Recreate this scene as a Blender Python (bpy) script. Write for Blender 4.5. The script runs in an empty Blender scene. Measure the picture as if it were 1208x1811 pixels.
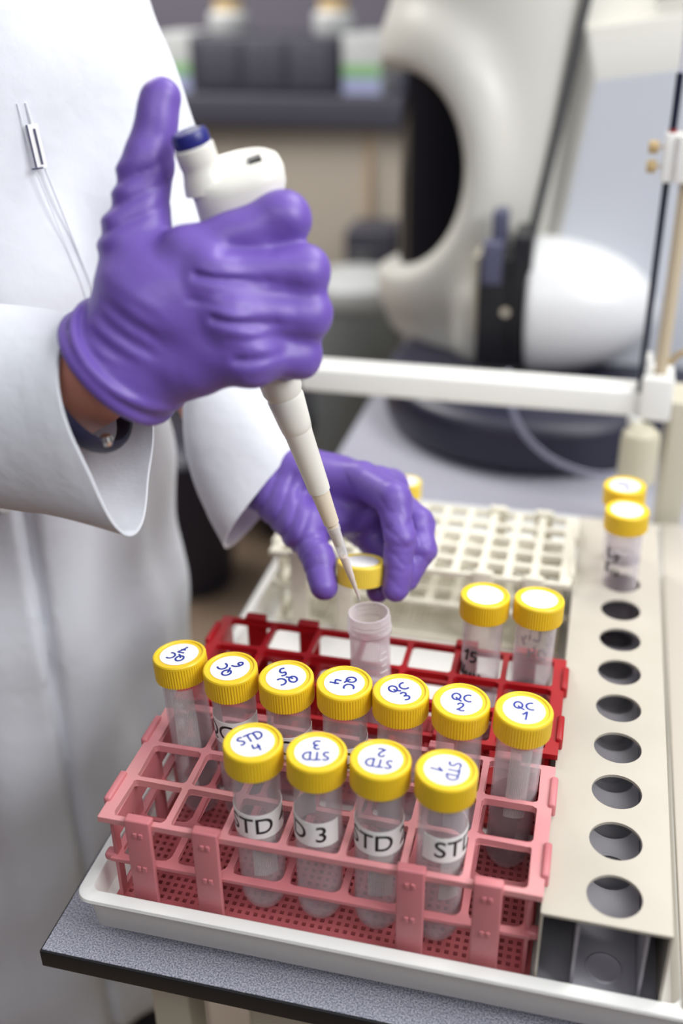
import bpy, bmesh, math, random
import numpy as np
from mathutils import Vector, Matrix
from math import pi, sin, cos, sqrt, atan2, radians

random.seed(4); np.random.seed(4)
SC = 0.001                       # everything below is measured in millimetres
col = bpy.context.scene.collection
scene = bpy.context.scene

# ------------------------------------------------------------------ camera
cam_data = bpy.data.cameras.new('camera')
cam = bpy.data.objects.new('camera', cam_data); col.objects.link(cam)
Rv = Vector((0.97053237, 0.24069009, -0.01162721)); Uv = Vector((-0.1022893, 0.45518842, 0.88450009)); Fv = Vector((-0.21818297, 0.85724663, -0.46639512))
M = Matrix(((Rv.x, Uv.x, -Fv.x), (Rv.y, Uv.y, -Fv.y), (Rv.z, Uv.z, -Fv.z))).to_4x4()
M.translation = Vector((0.26271194, -0.43851398, 0.54518362))
cam.matrix_world = M
cam_data.sensor_fit = 'VERTICAL'; cam_data.sensor_height = 36.0; cam_data.sensor_width = 24.0
cam_data.lens = 36.0*1845.9/1811
cam_data.dof.use_dof = True; cam_data.dof.focus_distance = 0.680; cam_data.dof.aperture_fstop = 2.3
cam_data.clip_start = 0.02; cam_data.clip_end = 50
scene.camera = cam

# ------------------------------------------------------------------ world, lamps, exposure
w = bpy.data.worlds.new('room_light'); scene.world = w; w.use_nodes = True
bg = w.node_tree.nodes['Background']; bg.inputs[0].default_value = (0.92, 0.95, 1.0, 1); bg.inputs[1].default_value = 0.55
def area_lamp(name, loc, target, size, power, colour=(1, 1, 1)):
    d = bpy.data.lights.new(name, 'AREA'); d.shape = 'RECTANGLE'; d.size = size[0]; d.size_y = size[1]; d.energy = power; d.color = colour
    o = bpy.data.objects.new(name, d); col.objects.link(o)
    o.location = loc; o.rotation_euler = (Vector(target)-Vector(loc)).to_track_quat('-Z', 'Y').to_euler()
    return o
area_lamp('ceiling_light_rear', (0.75, 0.95, 1.7), (0.1, 0.1, 0.1), (1.0, 0.6), 15, (1, 0.98, 0.95))
area_lamp('ceiling_light_side', (1.45, -0.25, 1.35), (0.0, 0.2, 0.2), (1.1, 0.9), 27, (0.96, 0.98, 1.0))
area_lamp('fill_light_front', (0.25, -1.25, 1.5), (0.1, 0.1, 0.1), (1.2, 0.6), 7, (0.97, 0.98, 1.0))  # unseen fill added behind the camera to brighten front-facing surfaces
area_lamp('ceiling_light_far', (-1.35, 1.7, 1.6), (-0.8, 2.4, -0.3), (1.2, 1.0), 52, (1, 0.97, 0.93))
scene.view_settings.view_transform = 'Standard'; scene.view_settings.look = 'None'
scene.view_settings.exposure = 0.12; scene.view_settings.gamma = 1.0; scene.view_settings.use_curve_mapping = False

# ------------------------------------------------------------------ materials
def srgb(r, g, b):
    f = lambda c: (c/255/12.92) if c/255 <= 0.04045 else ((c/255+0.055)/1.055)**2.4
    return (f(r), f(g), f(b), 1)
def pmat(name, rgb, rough=0.5, metal=0.0, spec=0.5, noise=None, bump=None, sss=0.0, coat=0.0, trans=0.0):
    m = bpy.data.materials.new(name); m.use_nodes = True
    nt = m.node_tree; b = nt.nodes['Principled BSDF']
    b.inputs['Base Color'].default_value = srgb(*rgb); b.inputs['Roughness'].default_value = rough
    b.inputs['Metallic'].default_value = metal; b.inputs['Specular IOR Level'].default_value = spec
    b.inputs['Coat Weight'].default_value = coat; b.inputs['Transmission Weight'].default_value = trans
    if sss: 
        b.inputs['Subsurface Weight'].default_value = sss; b.inputs['Subsurface Scale'].default_value = 0.004
    tc = nt.nodes.new('ShaderNodeTexCoord')
    if noise:                                   # (scale, second colour, detail)
        n = nt.nodes.new('ShaderNodeTexNoise'); n.inputs['Scale'].default_value = noise[0]; n.inputs['Detail'].default_value = noise[2]
        r = nt.nodes.new('ShaderNodeValToRGB'); r.color_ramp.elements[0].position = 0.38; r.color_ramp.elements[1].position = 0.62
        r.color_ramp.elements[0].color = srgb(*rgb); r.color_ramp.elements[1].color = srgb(*noise[1])
        nt.links.new(tc.outputs['Object'], n.inputs['Vector']); nt.links.new(n.outputs['Fac'], r.inputs['Fac']); nt.links.new(r.outputs['Color'], b.inputs['Base Color'])
    if bump:                                    # (scale, strength, distance m)
        n2 = nt.nodes.new('ShaderNodeTexNoise'); n2.inputs['Scale'].default_value = bump[0]; n2.inputs['Detail'].default_value = 3
        bp = nt.nodes.new('ShaderNodeBump'); bp.inputs['Strength'].default_value = bump[1]; bp.inputs['Distance'].default_value = bump[2]
        nt.links.new(tc.outputs['Object'], n2.inputs['Vector']); nt.links.new(n2.outputs['Fac'], bp.inputs['Height']); nt.links.new(bp.outputs['Normal'], b.inputs['Normal'])
    return m
def clear_mat(name, tint, haze_rgb, haze, rough=0.12, edge=0.6):
    """thin clear plastic: mostly see-through, milky at grazing angles, with a gloss"""
    m = bpy.data.materials.new(name); m.use_nodes = True; nt = m.node_tree
    b = nt.nodes['Principled BSDF']; out = nt.nodes['Material Output']
    b.inputs['Base Color'].default_value = srgb(*haze_rgb); b.inputs['Roughness'].default_value = rough
    t = nt.nodes.new('ShaderNodeBsdfTransparent'); t.inputs[0].default_value = tint
    mx = nt.nodes.new('ShaderNodeMixShader'); lw = nt.nodes.new('ShaderNodeLayerWeight'); lw.inputs[0].default_value = 0.35
    mr = nt.nodes.new('ShaderNodeMapRange'); mr.inputs['To Min'].default_value = haze; mr.inputs['To Max'].default_value = haze+edge
    nt.links.new(lw.outputs['Facing'], mr.inputs['Value']); nt.links.new(mr.outputs[0], mx.inputs[0])
    nt.links.new(t.outputs[0], mx.inputs[1]); nt.links.new(b.outputs[0], mx.inputs[2]); nt.links.new(mx.outputs[0], out.inputs['Surface'])
    return m
MT = dict(
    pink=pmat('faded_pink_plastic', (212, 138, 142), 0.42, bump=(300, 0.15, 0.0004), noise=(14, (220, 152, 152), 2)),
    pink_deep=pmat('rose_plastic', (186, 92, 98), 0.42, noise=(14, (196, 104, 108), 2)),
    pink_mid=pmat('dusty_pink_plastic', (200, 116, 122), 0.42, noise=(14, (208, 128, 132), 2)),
    red=pmat('red_plastic', (168, 18, 26), 0.38),
    ivory=pmat('ivory_plastic', (226, 221, 203), 0.5),
    yellow=pmat('yellow_cap_plastic', (244, 205, 40), 0.35),
    yellow_pale=pmat('pale_yellow_cap_plastic', (247, 218, 84), 0.35),
    disc=pmat('cap_paper_disc', (246, 243, 238), 0.6),
    paper=pmat('white_label_paper', (244, 243, 240), 0.6),
    ink=pmat('blue_ink', (28, 50, 150), 0.5),
    print=pmat('black_print', (24, 24, 30), 0.5),
    tube=clear_mat('clear_tube_plastic', (0.988, 0.98, 0.984, 1), (240, 232, 236), 0.05, 0.1, 0.5),
    tube_milky=clear_mat('milky_tube_plastic', (0.975, 0.96, 0.97, 1), (240, 230, 236), 0.16),
    panel=clear_mat('frosted_writing_panel', (1, 1, 1, 1), (236, 232, 232), 0.26, 0.4, 0.1),
    liquid=clear_mat('clear_liquid', (0.90, 0.86, 0.885, 1), (150, 120, 130), 0.05, 0.02, 0.15),
    tip=clear_mat('pipette_tip_plastic', (0.97, 0.97, 0.98, 1), (240, 240, 246), 0.13, 0.15),
    tipliquid=pmat('peach_liquid', (240, 214, 186), 0.2),
    white=pmat('white_tray_plastic', (238, 237, 232), 0.4),
    alu=pmat('brushed_metal', (186, 179, 165), 0.5, 0.1, noise=(7, (196, 189, 176), 4)),
    alu_dark=pmat('dull_grey_metal', (150, 147, 154), 0.45, 0.15),
    table=pmat('speckled_grey_laminate', (118, 118, 136), 0.42, noise=(900, (196, 196, 204), 3)),
    black=pmat('black_edging', (26, 26, 28), 0.45),
    cream=pmat('cream_painted_metal', (206, 199, 178), 0.45),
    inst=pmat('pale_grey_housing', (214, 212, 203), 0.35),
    inst_panel=pmat('blue_white_panel', (206, 209, 216), 0.35),
    inst_white=pmat('white_housing', (226, 226, 226), 0.3),
    window=pmat('smoked_window', (14, 13, 18), 0.12),
    navy=pmat('dark_navy_plastic', (36, 36, 54), 0.4),
    module=pmat('black_module', (22, 22, 28), 0.4),
    slate=pmat('slate_blue_plastic', (84, 84, 108), 0.4),
    seam=pmat('dark_rubber_seam', (72, 72, 74), 0.7),
    rail=pmat('white_rail', (242, 241, 236), 0.35),
    bottle=clear_mat('milky_bottle_plastic', (0.95, 0.94, 0.88, 1), (226, 219, 194), 0.72, 0.4, 0.2),
    rod=pmat('beige_rod', (206, 190, 162), 0.35),
    brass=pmat('tan_screw', (190, 164, 116), 0.4),
    needle=pmat('dark_blue_tube', (22, 28, 50), 0.3),
    hose=clear_mat('clear_hose', (0.9, 0.9, 0.95, 1), (200, 200, 220), 0.25),
    coat=pmat('white_cotton', (230, 232, 238), 0.85, bump=(60, 0.25, 0.004)),
    glove=pmat('violet_nitrile', (112, 85, 172), 0.42, bump=(150, 0.3, 0.001), spec=0.5),
    skin=pmat('skin', (192, 130, 112), 0.5, sss=0.15),
    trousers=pmat('dark_trousers', (34, 34, 44), 0.85),
    strap=pmat('navy_strap', (30, 30, 58), 0.5),
    chrome=pmat('chrome', (210, 206, 200), 0.15, 1.0),
    pip=pmat('pipette_white', (232, 229, 219), 0.35),
    pip_beige=pmat('pipette_beige', (224, 212, 190), 0.4),
    blue=pmat('navy_button', (40, 42, 120), 0.35),
    floor=pmat('brown_floor', (136, 116, 98), 0.5, noise=(3, (128, 108, 90), 3)),
    wall=pmat('grey_wall', (92, 88, 98), 0.8),
    beige=pmat('beige_cabinet', (186, 176, 162), 0.6),
    tan=pmat('tan_edge', (176, 152, 124), 0.6),
    dark=pmat('dark_grey_plastic', (54, 53, 64), 0.5),
    counter=pmat('dark_counter', (66, 65, 76), 0.5),
    green=pmat('green_print', (126, 170, 118), 0.6),
    bluebox=pmat('blue_grey_card', (150, 156, 190), 0.6),
    lid=pmat('white_lid', (176, 178, 178), 0.5),
    drum=pmat('grey_drum', (128, 134, 134), 0.5),
)

# ------------------------------------------------------------------ object helpers
def tag(o, label=None, cat=None, group=None, kind=None):
    if label: o['label'] = label
    if cat: o['category'] = cat
    if group: o['group'] = group
    if kind: o['kind'] = kind
    return o
def thing(name, label, cat, loc=(0, 0, 0), group=None):
    o = bpy.data.objects.new(name, None); col.objects.link(o); o.empty_display_size = 0.02
    o.location = Vector(loc)*SC
    return tag(o, label, cat, group)
def origin_of(p):
    v = Vector((0, 0, 0))
    while p is not None: v = v+p.location; p = p.parent
    return v
class MB:
    """collects shapes, in millimetres, into ONE mesh"""
    def __init__(s): s.v = []; s.f = []; s.m = []; s.cur = 0
    def add(s, vs, fs):
        n = len(s.v); s.v += [tuple(v) for v in vs]; s.f += [tuple(i+n for i in f) for f in fs]; s.m += [s.cur]*len(fs)
        return s
    def box(s, x0, x1, y0, y1, z0, z1):
        vs = [(x, y, z) for z in (z0, z1) for y in (y0, y1) for x in (x0, x1)]
        return s.add(vs, [(0, 2, 3, 1), (4, 5, 7, 6), (0, 1, 5, 4), (2, 6, 7, 3), (0, 4, 6, 2), (1, 3, 7, 5)])
    def rbox(s, x0, x1, y0, y1, z0, z1, r=1.0, seg=3):
        """box with rounded edges"""
        bm = bmesh.new(); bmesh.ops.create_cube(bm, size=1)
        for v in bm.verts: v.co = Vector(((x0+x1)/2+v.co.x*(x1-x0), (y0+y1)/2+v.co.y*(y1-y0), (z0+z1)/2+v.co.z*(z1-z0)))
        bmesh.ops.bevel(bm, geom=list(bm.edges), offset=r, segments=seg, affect='EDGES', profile=0.5)
        bm.verts.index_update()
        s.add([v.co[:] for v in bm.verts], [[v.index for v in f.verts] for f in bm.faces]); bm.free(); return s
    def hexa(s, a, b):
        """two quads (a: four corners, b: four matching corners) joined"""
        return s.add(list(a)+list(b), [(0, 1, 2, 3), (7, 6, 5, 4), (0, 4, 5, 1), (1, 5, 6, 2), (2, 6, 7, 3), (3, 7, 4, 0)])
    def lathe(s, prof, c=(0, 0, 0), axis=(0, 0, 1), n=48, rib=None, sx=1.0, xdir=None):
        """profile of (radius, height) turned about axis at c; rib=(count, depth, z0, z1)"""
        a = Vector(axis).normalized(); x = Vector(xdir) if xdir is not None else (Vector((1, 0, 0)) if abs(a.x) < 0.9 else Vector((0, 1, 0)))
        x = (x-a*x.dot(a)).normalized(); y = a.cross(x); c = Vector(c); vs = []; fs = []
        for (r, h) in prof:
            for k in range(n):
                t = 2*pi*k/n; rr = r
                if rib and rib[2] <= h <= rib[3]: rr = r-rib[1]*(0.5+0.5*(1 if (k*rib[0]//n*n) % n == 0 and (k % (n//rib[0])) < (n//rib[0])/2 else -1))
                vs.append(c+a*h+(x*cos(t)*sx+y*sin(t))*rr)
        m = len(prof)
        for i in range(m-1):
            for k in range(n):
                k2 = (k+1) % n; fs.append((i*n+k, i*n+k2, (i+1)*n+k2, (i+1)*n+k))
        if prof[0][0] > 1e-6: fs.append(tuple(range(n-1, -1, -1)))
        if prof[-1][0] > 1e-6: fs.append(tuple((m-1)*n+k for k in range(n)))
        return s.add(vs, fs)
    def tube(s, pts, r, n=12, cap=True, flat=None):
        """round tube through pts; r a number or list; flat=(normal, factor) flattens it"""
        P = [Vector(p) for p in pts]; R = r if isinstance(r, (list, tuple)) else [r]*len(P)
        vs = []; fs = []; prev = None
        for i, p in enumerate(P):
            d = (P[min(i+1, len(P)-1)]-P[max(i-1, 0)])
            d = d.normalized() if d.length > 1e-9 else Vector((0, 0, 1))
            if prev is None:
                prev = d.orthogonal().normalized()
                if flat is not None: prev = Vector(flat[0])
            u = (prev-d*prev.dot(d)); u = u.normalized() if u.length > 1e-6 else d.orthogonal().normalized(); prev = u
            v = d.cross(u)
            for k in range(n):
                t = 2*pi*k/n; vs.append(p+(u*cos(t)*(flat[1] if flat is not None else 1)+v*sin(t))*R[i])
        for i in range(len(P)-1):
            for k in range(n):
                k2 = (k+1) % n; fs.append((i*n+k, i*n+k2, (i+1)*n+k2, (i+1)*n+k))
        if cap: fs.append(tuple(range(n-1, -1, -1))); fs.append(tuple((len(P)-1)*n+k for k in range(n)))
        return s.add(vs, fs)
    def plate(s, xs, ys, z0, z1, hole):
        """grid plate with a hole in each cell: hole(i, j, x0, x1, y0, y1) -> list of (x, y) counter-clockwise from lower-left corner arc (4 equal arcs), or None"""
        vid = {}; 
        def V(x, y, z):
            key = (round(x, 4), round(y, 4), round(z, 4))
            if key not in vid: vid[key] = len(s.v); s.v.append((x, y, z))
            return vid[key]
        def F(*ids): s.f.append(tuple(ids)); s.m.append(s.cur)
        for i in range(len(xs)-1):
            for j in range(len(ys)-1):
                x0, x1, y0, y1 = xs[i], xs[i+1], ys[j], ys[j+1]
                C = [(x0, y0), (x1, y0), (x1, y1), (x0, y1)]; h = hole(i, j, x0, x1, y0, y1)
                for z, up in ((z1, True), (z0, False)):
                    def q(*p):
                        ids = [V(a[0], a[1], z) for a in p]; F(*(ids if up else ids[::-1]))
                    if h is None: q(*C); continue
                    n = len(h)//4
                    for k in range(4):
                        arc = h[k*n:(k+1)*n]; nxt = h[((k+1)*n) % len(h)]
                        for a in range(n-1): q(C[k], arc[a+1], arc[a])
                        q(C[k], C[(k+1) % 4], nxt, arc[-1])
                if h is not None:
                    for a in range(len(h)):
                        b = (a+1) % len(h)
                        F(V(*h[a], z0), V(*h[b], z0), V(*h[b], z1), V(*h[a], z1))
        xa, xb, ya, yb = xs[0], xs[-1], ys[0], ys[-1]
        for i in range(len(xs)-1):
            F(V(xs[i], ya, z0), V(xs[i+1], ya, z0), V(xs[i+1], ya, z1), V(xs[i], ya, z1)); F(V(xs[i+1], yb, z0), V(xs[i], yb, z0), V(xs[i], yb, z1), V(xs[i+1], yb, z1))
        for j in range(len(ys)-1):
            F(V(xa, ys[j+1], z0), V(xa, ys[j], z0), V(xa, ys[j], z1), V(xa, ys[j+1], z1)); F(V(xb, ys[j], z0), V(xb, ys[j+1], z0), V(xb, ys[j+1], z1), V(xb, ys[j], z1))
        return s
    def build(s, name, mats, parent=None, smooth=True, angle=35, bevel=0.0):
        me = bpy.data.meshes.new(name); o0 = origin_of(parent)
        me.from_pydata([((x*SC-o0.x), (y*SC-o0.y), (z*SC-o0.z)) for x, y, z in s.v], [], s.f)
        if not isinstance(mats, (list, tuple)): mats = [mats]
        for m in mats: me.materials.append(m)
        me.polygons.foreach_set('material_index', s.m)
        if smooth:
            me.polygons.foreach_set('use_smooth', [True]*len(me.polygons))
            me.set_sharp_from_angle(angle=radians(angle))
        me.update()
        o = bpy.data.objects.new(name, me); col.objects.link(o)
        if parent is not None: o.parent = parent
        if bevel:
            b = o.modifiers.new('edge', 'BEVEL'); b.width = bevel*SC; b.segments = 2; b.limit_method = 'ANGLE'; b.angle_limit = radians(40)
        return o
def rrect(x0, x1, y0, y1, r, n=4):
    out = []
    for k, (cx, cy) in enumerate(((x0+r, y0+r), (x1-r, y0+r), (x1-r, y1-r), (x0+r, y1-r))):
        for a in range(n):
            t = pi+k*pi/2+(pi/2)*a/(n-1); out.append((cx+r*cos(t), cy+r*sin(t)))
    return out
def copy_tree(o, parent=None):
    c = o.copy(); col.objects.link(c); c.parent = parent
    for ch in list(o.children): copy_tree(ch, c)
    return c

# ---- smooth solids: a distance field meshed into one continuous surface
def surface(name, sdf, lo, hi, res, mat, parent=None, smooth_iter=1):
    lo = np.array(lo, float); hi = np.array(hi, float); n = np.ceil((hi-lo)/res).astype(int)+1
    ax = [lo[i]+res*np.arange(n[i]) for i in range(3)]
    X, Y, Z = np.meshgrid(*[a.astype(np.float32) for a in ax], indexing='ij')
    F = sdf(X, Y, Z).astype(np.float32)
    F[0] = F[-1] = 9; F[:, 0] = F[:, -1] = 9; F[:, :, 0] = F[:, :, -1] = 9
    s = F < 0
    cnt = np.zeros(tuple(n-1), np.int32); pos = np.zeros(tuple(n-1)+(3,), np.float32)
    off = [(a, b, c) for a in (0, 1) for b in (0, 1) for c in (0, 1)]
    sl = lambda o: tuple(slice(o[i], n[i]-1+o[i]) for i in range(3))
    for a in off:
        for d in range(3):
            if a[d] == 1: continue
            b = list(a); b[d] = 1; b = tuple(b)
            fa, fb = F[sl(a)], F[sl(b)]; cr = (fa < 0) != (fb < 0)
            t = np.where(cr, fa/np.where(cr, fa-fb, 1), 0)
            p = np.zeros(fa.shape+(3,), np.float32)
            for i in range(3): p[..., i] = a[i]
            p[..., d] = t
            pos += np.where(cr[..., None], p, 0); cnt += cr
    act = cnt > 0; ids = -np.ones(cnt.shape, np.int64); idx = np.argwhere(act); ids[act] = np.arange(len(idx))
    V = (idx+pos[act]/cnt[act][:, None])*res+lo
    faces = []
    for d in range(3):
        e1, e2 = [(1, 2), (2, 0), (0, 1)][d]
        A = np.take(s, np.arange(n[d]-1), d); B = np.take(s, np.arange(1, n[d]), d)
        cr = np.argwhere(A != B); flip = A[tuple(cr.T)]
        ok = (cr[:, e1] > 0) & (cr[:, e2] > 0) & (cr[:, e1] < n[e1]-1) & (cr[:, e2] < n[e2]-1); cr = cr[ok]; flip = flip[ok]
        q = []
        for (i, j) in ((0, 0), (1, 0), (1, 1), (0, 1)):
            c = cr.copy(); c[:, e1] -= 1-i; c[:, e2] -= 1-j; q.append(ids[tuple(c.T)])
        q = np.stack(q, 1); q[~flip] = q[~flip][:, ::-1]; faces.append(q)
    Q = np.concatenate(faces); Q = Q[(Q >= 0).all(1)]
    for _ in range(smooth_iter):
        acc = np.zeros_like(V); c = np.zeros(len(V))
        for k in range(4):
            a, b = Q[:, k], Q[:, (k+1) % 4]
            for u, v in ((a, b), (b, a)): np.add.at(acc, u, V[v]); np.add.at(c, u, 1)
        V = 0.5*V+0.5*acc/np.maximum(c, 1)[:, None]
    me = bpy.data.meshes.new(name); o0 = origin_of(parent)
    me.vertices.add(len(V)); me.vertices.foreach_set('co', (V*SC-np.array(o0)).astype(np.float32).ravel())
    me.loops.add(len(Q)*4); me.loops.foreach_set('vertex_index', Q.astype(np.int32).ravel())
    me.polygons.add(len(Q)); me.polygons.foreach_set('loop_start', (np.arange(len(Q))*4).astype(np.int32)); me.polygons.foreach_set('loop_total', np.full(len(Q), 4, np.int32))
    me.update(calc_edges=True); me.validate(); me.polygons.foreach_set('use_smooth', [True]*len(me.polygons))
    me.materials.append(mat)
    o = bpy.data.objects.new(name, me); col.objects.link(o)
    if parent is not None: o.parent = parent
    return o
def smin(a, b, k):
    h = np.clip(0.5+0.5*(b-a)/k, 0, 1); return b*(1-h)+a*h-k*h*(1-h)
def smax(a, b, k): return -smin(-a, -b, k)
def cap_sdf(X, Y, Z, a, b, ra, rb):
    a = np.array(a, np.float32); d = np.array(b, np.float32)-a; L = float(d@d)+1e-9
    t = np.clip(((X-a[0])*d[0]+(Y-a[1])*d[1]+(Z-a[2])*d[2])/L, 0, 1)
    return np.sqrt((X-a[0]-t*d[0])**2+(Y-a[1]-t*d[1])**2+(Z-a[2]-t*d[2])**2)-(ra+(rb-ra)*t)
def ell_sdf(X, Y, Z, c, r):
    k = np.sqrt(((X-c[0])/r[0])**2+((Y-c[1])/r[1])**2+((Z-c[2])/r[2])**2); return (k-1)*min(r)
def rbox_sdf(X, Y, Z, c, h, r):
    qx, qy, qz = np.abs(X-c[0])-h[0]+r, np.abs(Y-c[1])-h[1]+r, np.abs(Z-c[2])-h[2]+r
    return np.sqrt(np.maximum(qx, 0)**2+np.maximum(qy, 0)**2+np.maximum(qz, 0)**2)+np.minimum(np.maximum(qx, np.maximum(qy, qz)), 0)-r

FLOOR = -828.0; TABLE = -28.0
# ================================================================== the room
tag(MB().box(-3200, 2600, -1600, 3400, FLOOR-20, FLOOR).build('floor', MT['floor'], smooth=False), kind='structure')
tag(MB().box(-3200, 2600, 3000, 3060, FLOOR, 1900).build('wall_back', MT['wall'], smooth=False), kind='structure')

tag(MB().box(-3260, -3200, -1600, 3060, FLOOR, 1900).build('wall_left', MT['wall'], smooth=False), kind='structure')
tag(MB().box(2600, 2660, -1600, 3060, FLOOR, 1900).build('wall_right', MT['wall'], smooth=False), kind='structure')
tag(MB().box(-3200, 2600, -1660, -1600, FLOOR, 1900).build('wall_front', MT['wall'], smooth=False), kind='structure')

# ================================================================== bench
bench = thing('lab_table', 'speckled grey laminate lab table with black edge under the white tray', 'table', (160, 600, FLOOR))
MB().rbox(-51, 1000, -29, 1900, TABLE-15, TABLE-0.6, 1.0).build('table_core', MT['black'], bench)
MB().box(-49.5, 998, -27.5, 1898, TABLE-1.2, TABLE).build('table_top', MT['table'], bench, smooth=False)
MB().rbox(-44, 990, 8, 34, TABLE-68, TABLE-14, 5).rbox(-44, -18, 34, 1880, TABLE-68, TABLE-14, 5).build('apron', MT['cream'], bench)
MB().rbox(-25, 75, 4.5, 9, TABLE-28, TABLE-22, 1).build('handle_strip', MT['ivory'], bench)
for (x, y) in ((0, 30), (960, 30), (0, 1850), (960, 1850)):
    MB().rbox(x-8, x+22, y, y+30, FLOOR, TABLE-60, 3).build('leg', MT['cream'], bench)
MB().rbox(55, 520, 60, 500, FLOOR+30, TABLE-110, 6).build('drawer_unit', MT['cream'], bench)

# ================================================================== autosampler: tray, rail, post and needle
TX0, TX1, TY0, TY1 = -25.0, 375.0, -20.0, 578.0
auto = thing('autosampler', 'white autosampler tray with cross rail and upright needle on the speckled table', 'autosampler', (170, 280, TABLE))
def ring(x0, x1, y0, y1, r, n=8):
    return rrect(x0, x1, y0, y1, r, n)
def loft(mb, loops):
    base = len(mb.v); n = len(loops[0][0])
    for pts, z in loops: mb.v += [(p[0], p[1], z) for p in pts]
    for i in range(len(loops)-1):
        for k in range(n):
            k2 = (k+1) % n; mb.f.append((base+i*n+k, base+i*n+k2, base+(i+1)*n+k2, base+(i+1)*n+k)); mb.m.append(mb.cur)
    return base, n
tray = MB()
loops = [(ring(-17, 366, -11, 568, 6), -14), (ring(-18, 367, -12, 569, 8), -13), (ring(-20, 369, -14, 571, 8), 13.5), (ring(-24, 374, -19, 576, 10), 14), (ring(-25, 375, -20, 577, 11), 15.5), (ring(-24.4, 374.4, -19.4, 576.4, 10.5), 17.5), (ring(-23, 373, -18, 575, 9.5), 18.2),
         (ring(-16.5, 349.5, -11.5, 568, 6), 18.2), (ring(-15.6, 348.6, -10.4, 567, 5.5), 17.2), (ring(-14, 347, -9, 565, 5), 0.0)]
b0, nn = loft(tray, loops)
tray.f.append(tuple(b0+(len(loops)-1)*nn+k for k in range(nn))); tray.m.append(0)
tray.f.append(tuple(b0+k for k in range(nn-1, -1, -1))); tray.m.append(0)
tray.build('tray', MT['white'], auto, angle=40)
MB().rbox(350, 373.5, -14, 574, 18.3, 21, 1.2).build('rim_shade_cover', pmat('shaded_rim_greige', (198, 190, 178), 0.45), auto)  # added cover strip; its greige paints shade onto the white right rim
for (x, y) in ((15, 25), (335, 25), (15, 535), (335, 535)):
    MB().lathe([(9, TABLE), (9, -13.5)], (x, y, 0), n=24).build('foot', MT['black'], auto)
MB().rbox(-46, 322, 596, 632, 128, 156, 4).build('cross_rail', MT['rail'], auto)
MB().rbox(314, 345, 588, 640, 128, 174, 3).rbox(310, 322, 600, 625, 174, 190, 2).build('post_block', MT['rail'], auto)
MB().rbox(345, 372, 590, 650, TABLE, 150, 3).build('upright_support', MT['cream'], auto)
MB().lathe([(6.5, 150), (6.5, 620)], (331, 606, 0), n=24).build('rod', MT['rod'], auto)
MB().tube([(338, 604, 185), (345, 602, 196), (352, 600, 200)], 3, 10).build('rod_catch', MT['brass'], auto)
clamp = MB().rbox(307, 319, 592, 612, 362, 405, 1.5).rbox(318, 345, 588, 618, 362, 404, 2).build('needle_clamp', MT['rail'], auto)
for z in (392, 375):
    MB().lathe([(5.2, 0), (5.8, 1), (5.8, 8), (5.2, 9)], (293, 600, z), (1, 0, 0), n=24).lathe([(1, 9), (1, 16)], (293, 600, z), (1, 0, 0), n=10).build('thumb_screw', MT['brass'], clamp)
MB().lathe([(3.3, 131), (3.3, 455)], (312.5, 600, 0), n=16).build('needle', MT['needle'], auto)
MB().lathe([(3.9, 404), (3.9, 408)], (312.5, 600, 0), n=16).build('needle_collar', pmat('red_collar', (150, 50, 44), 0.5), auto)
MB().tube([(312.5, 600, 455), (312, 600, 490), (308, 602, 530), (300, 606, 580), (296, 610, 640)], 1.6, 10).build('sample_line', MT['hose'], auto)

bottle = thing('rinse_bottle', 'milky plastic rinse bottle below the needle at the end of the white rail', 'bottle', (319, 583, 18.2))
MB().lathe([(0, 62), (17, 62), (19, 64), (19.5, 68), (19.5, 112), (18, 118), (12, 123), (10, 125), (0, 125)], (319, 583, 0)).build('bottle_body', MT['bottle'], bottle)
MB().lathe([(0, 122), (8.5, 122), (8.5, 130), (7.5, 131.2), (3.6, 131.5), (0, 131.5)], (312.5, 596, 0), n=28).build('bottle_cap', MT['rail'], bottle)
MB().lathe([(0, 18.3), (14, 18.3), (14, 20), (11, 26), (11, 56), (15, 62.2), (0, 62.2)], (319, 583, 0), n=32).build('bottle_stand', MT['ivory'], bottle)
tag(MB().tube([(172, 690, 135), (175, 690, 112), (179, 690, 91), (185, 690, 75), (194, 690, 60), (206, 690, 47), (222, 690, 34), (240, 690, 25), (258, 690, 19), (272, 689, 17), (285, 688, 17), (304, 682, 22), (322, 672, 30), (346, 660, 34)], 3.4, 12).build('waste_hose', MT['hose']), 'thin clear plastic hose curving down behind the milky bottle', 'hose')

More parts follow.
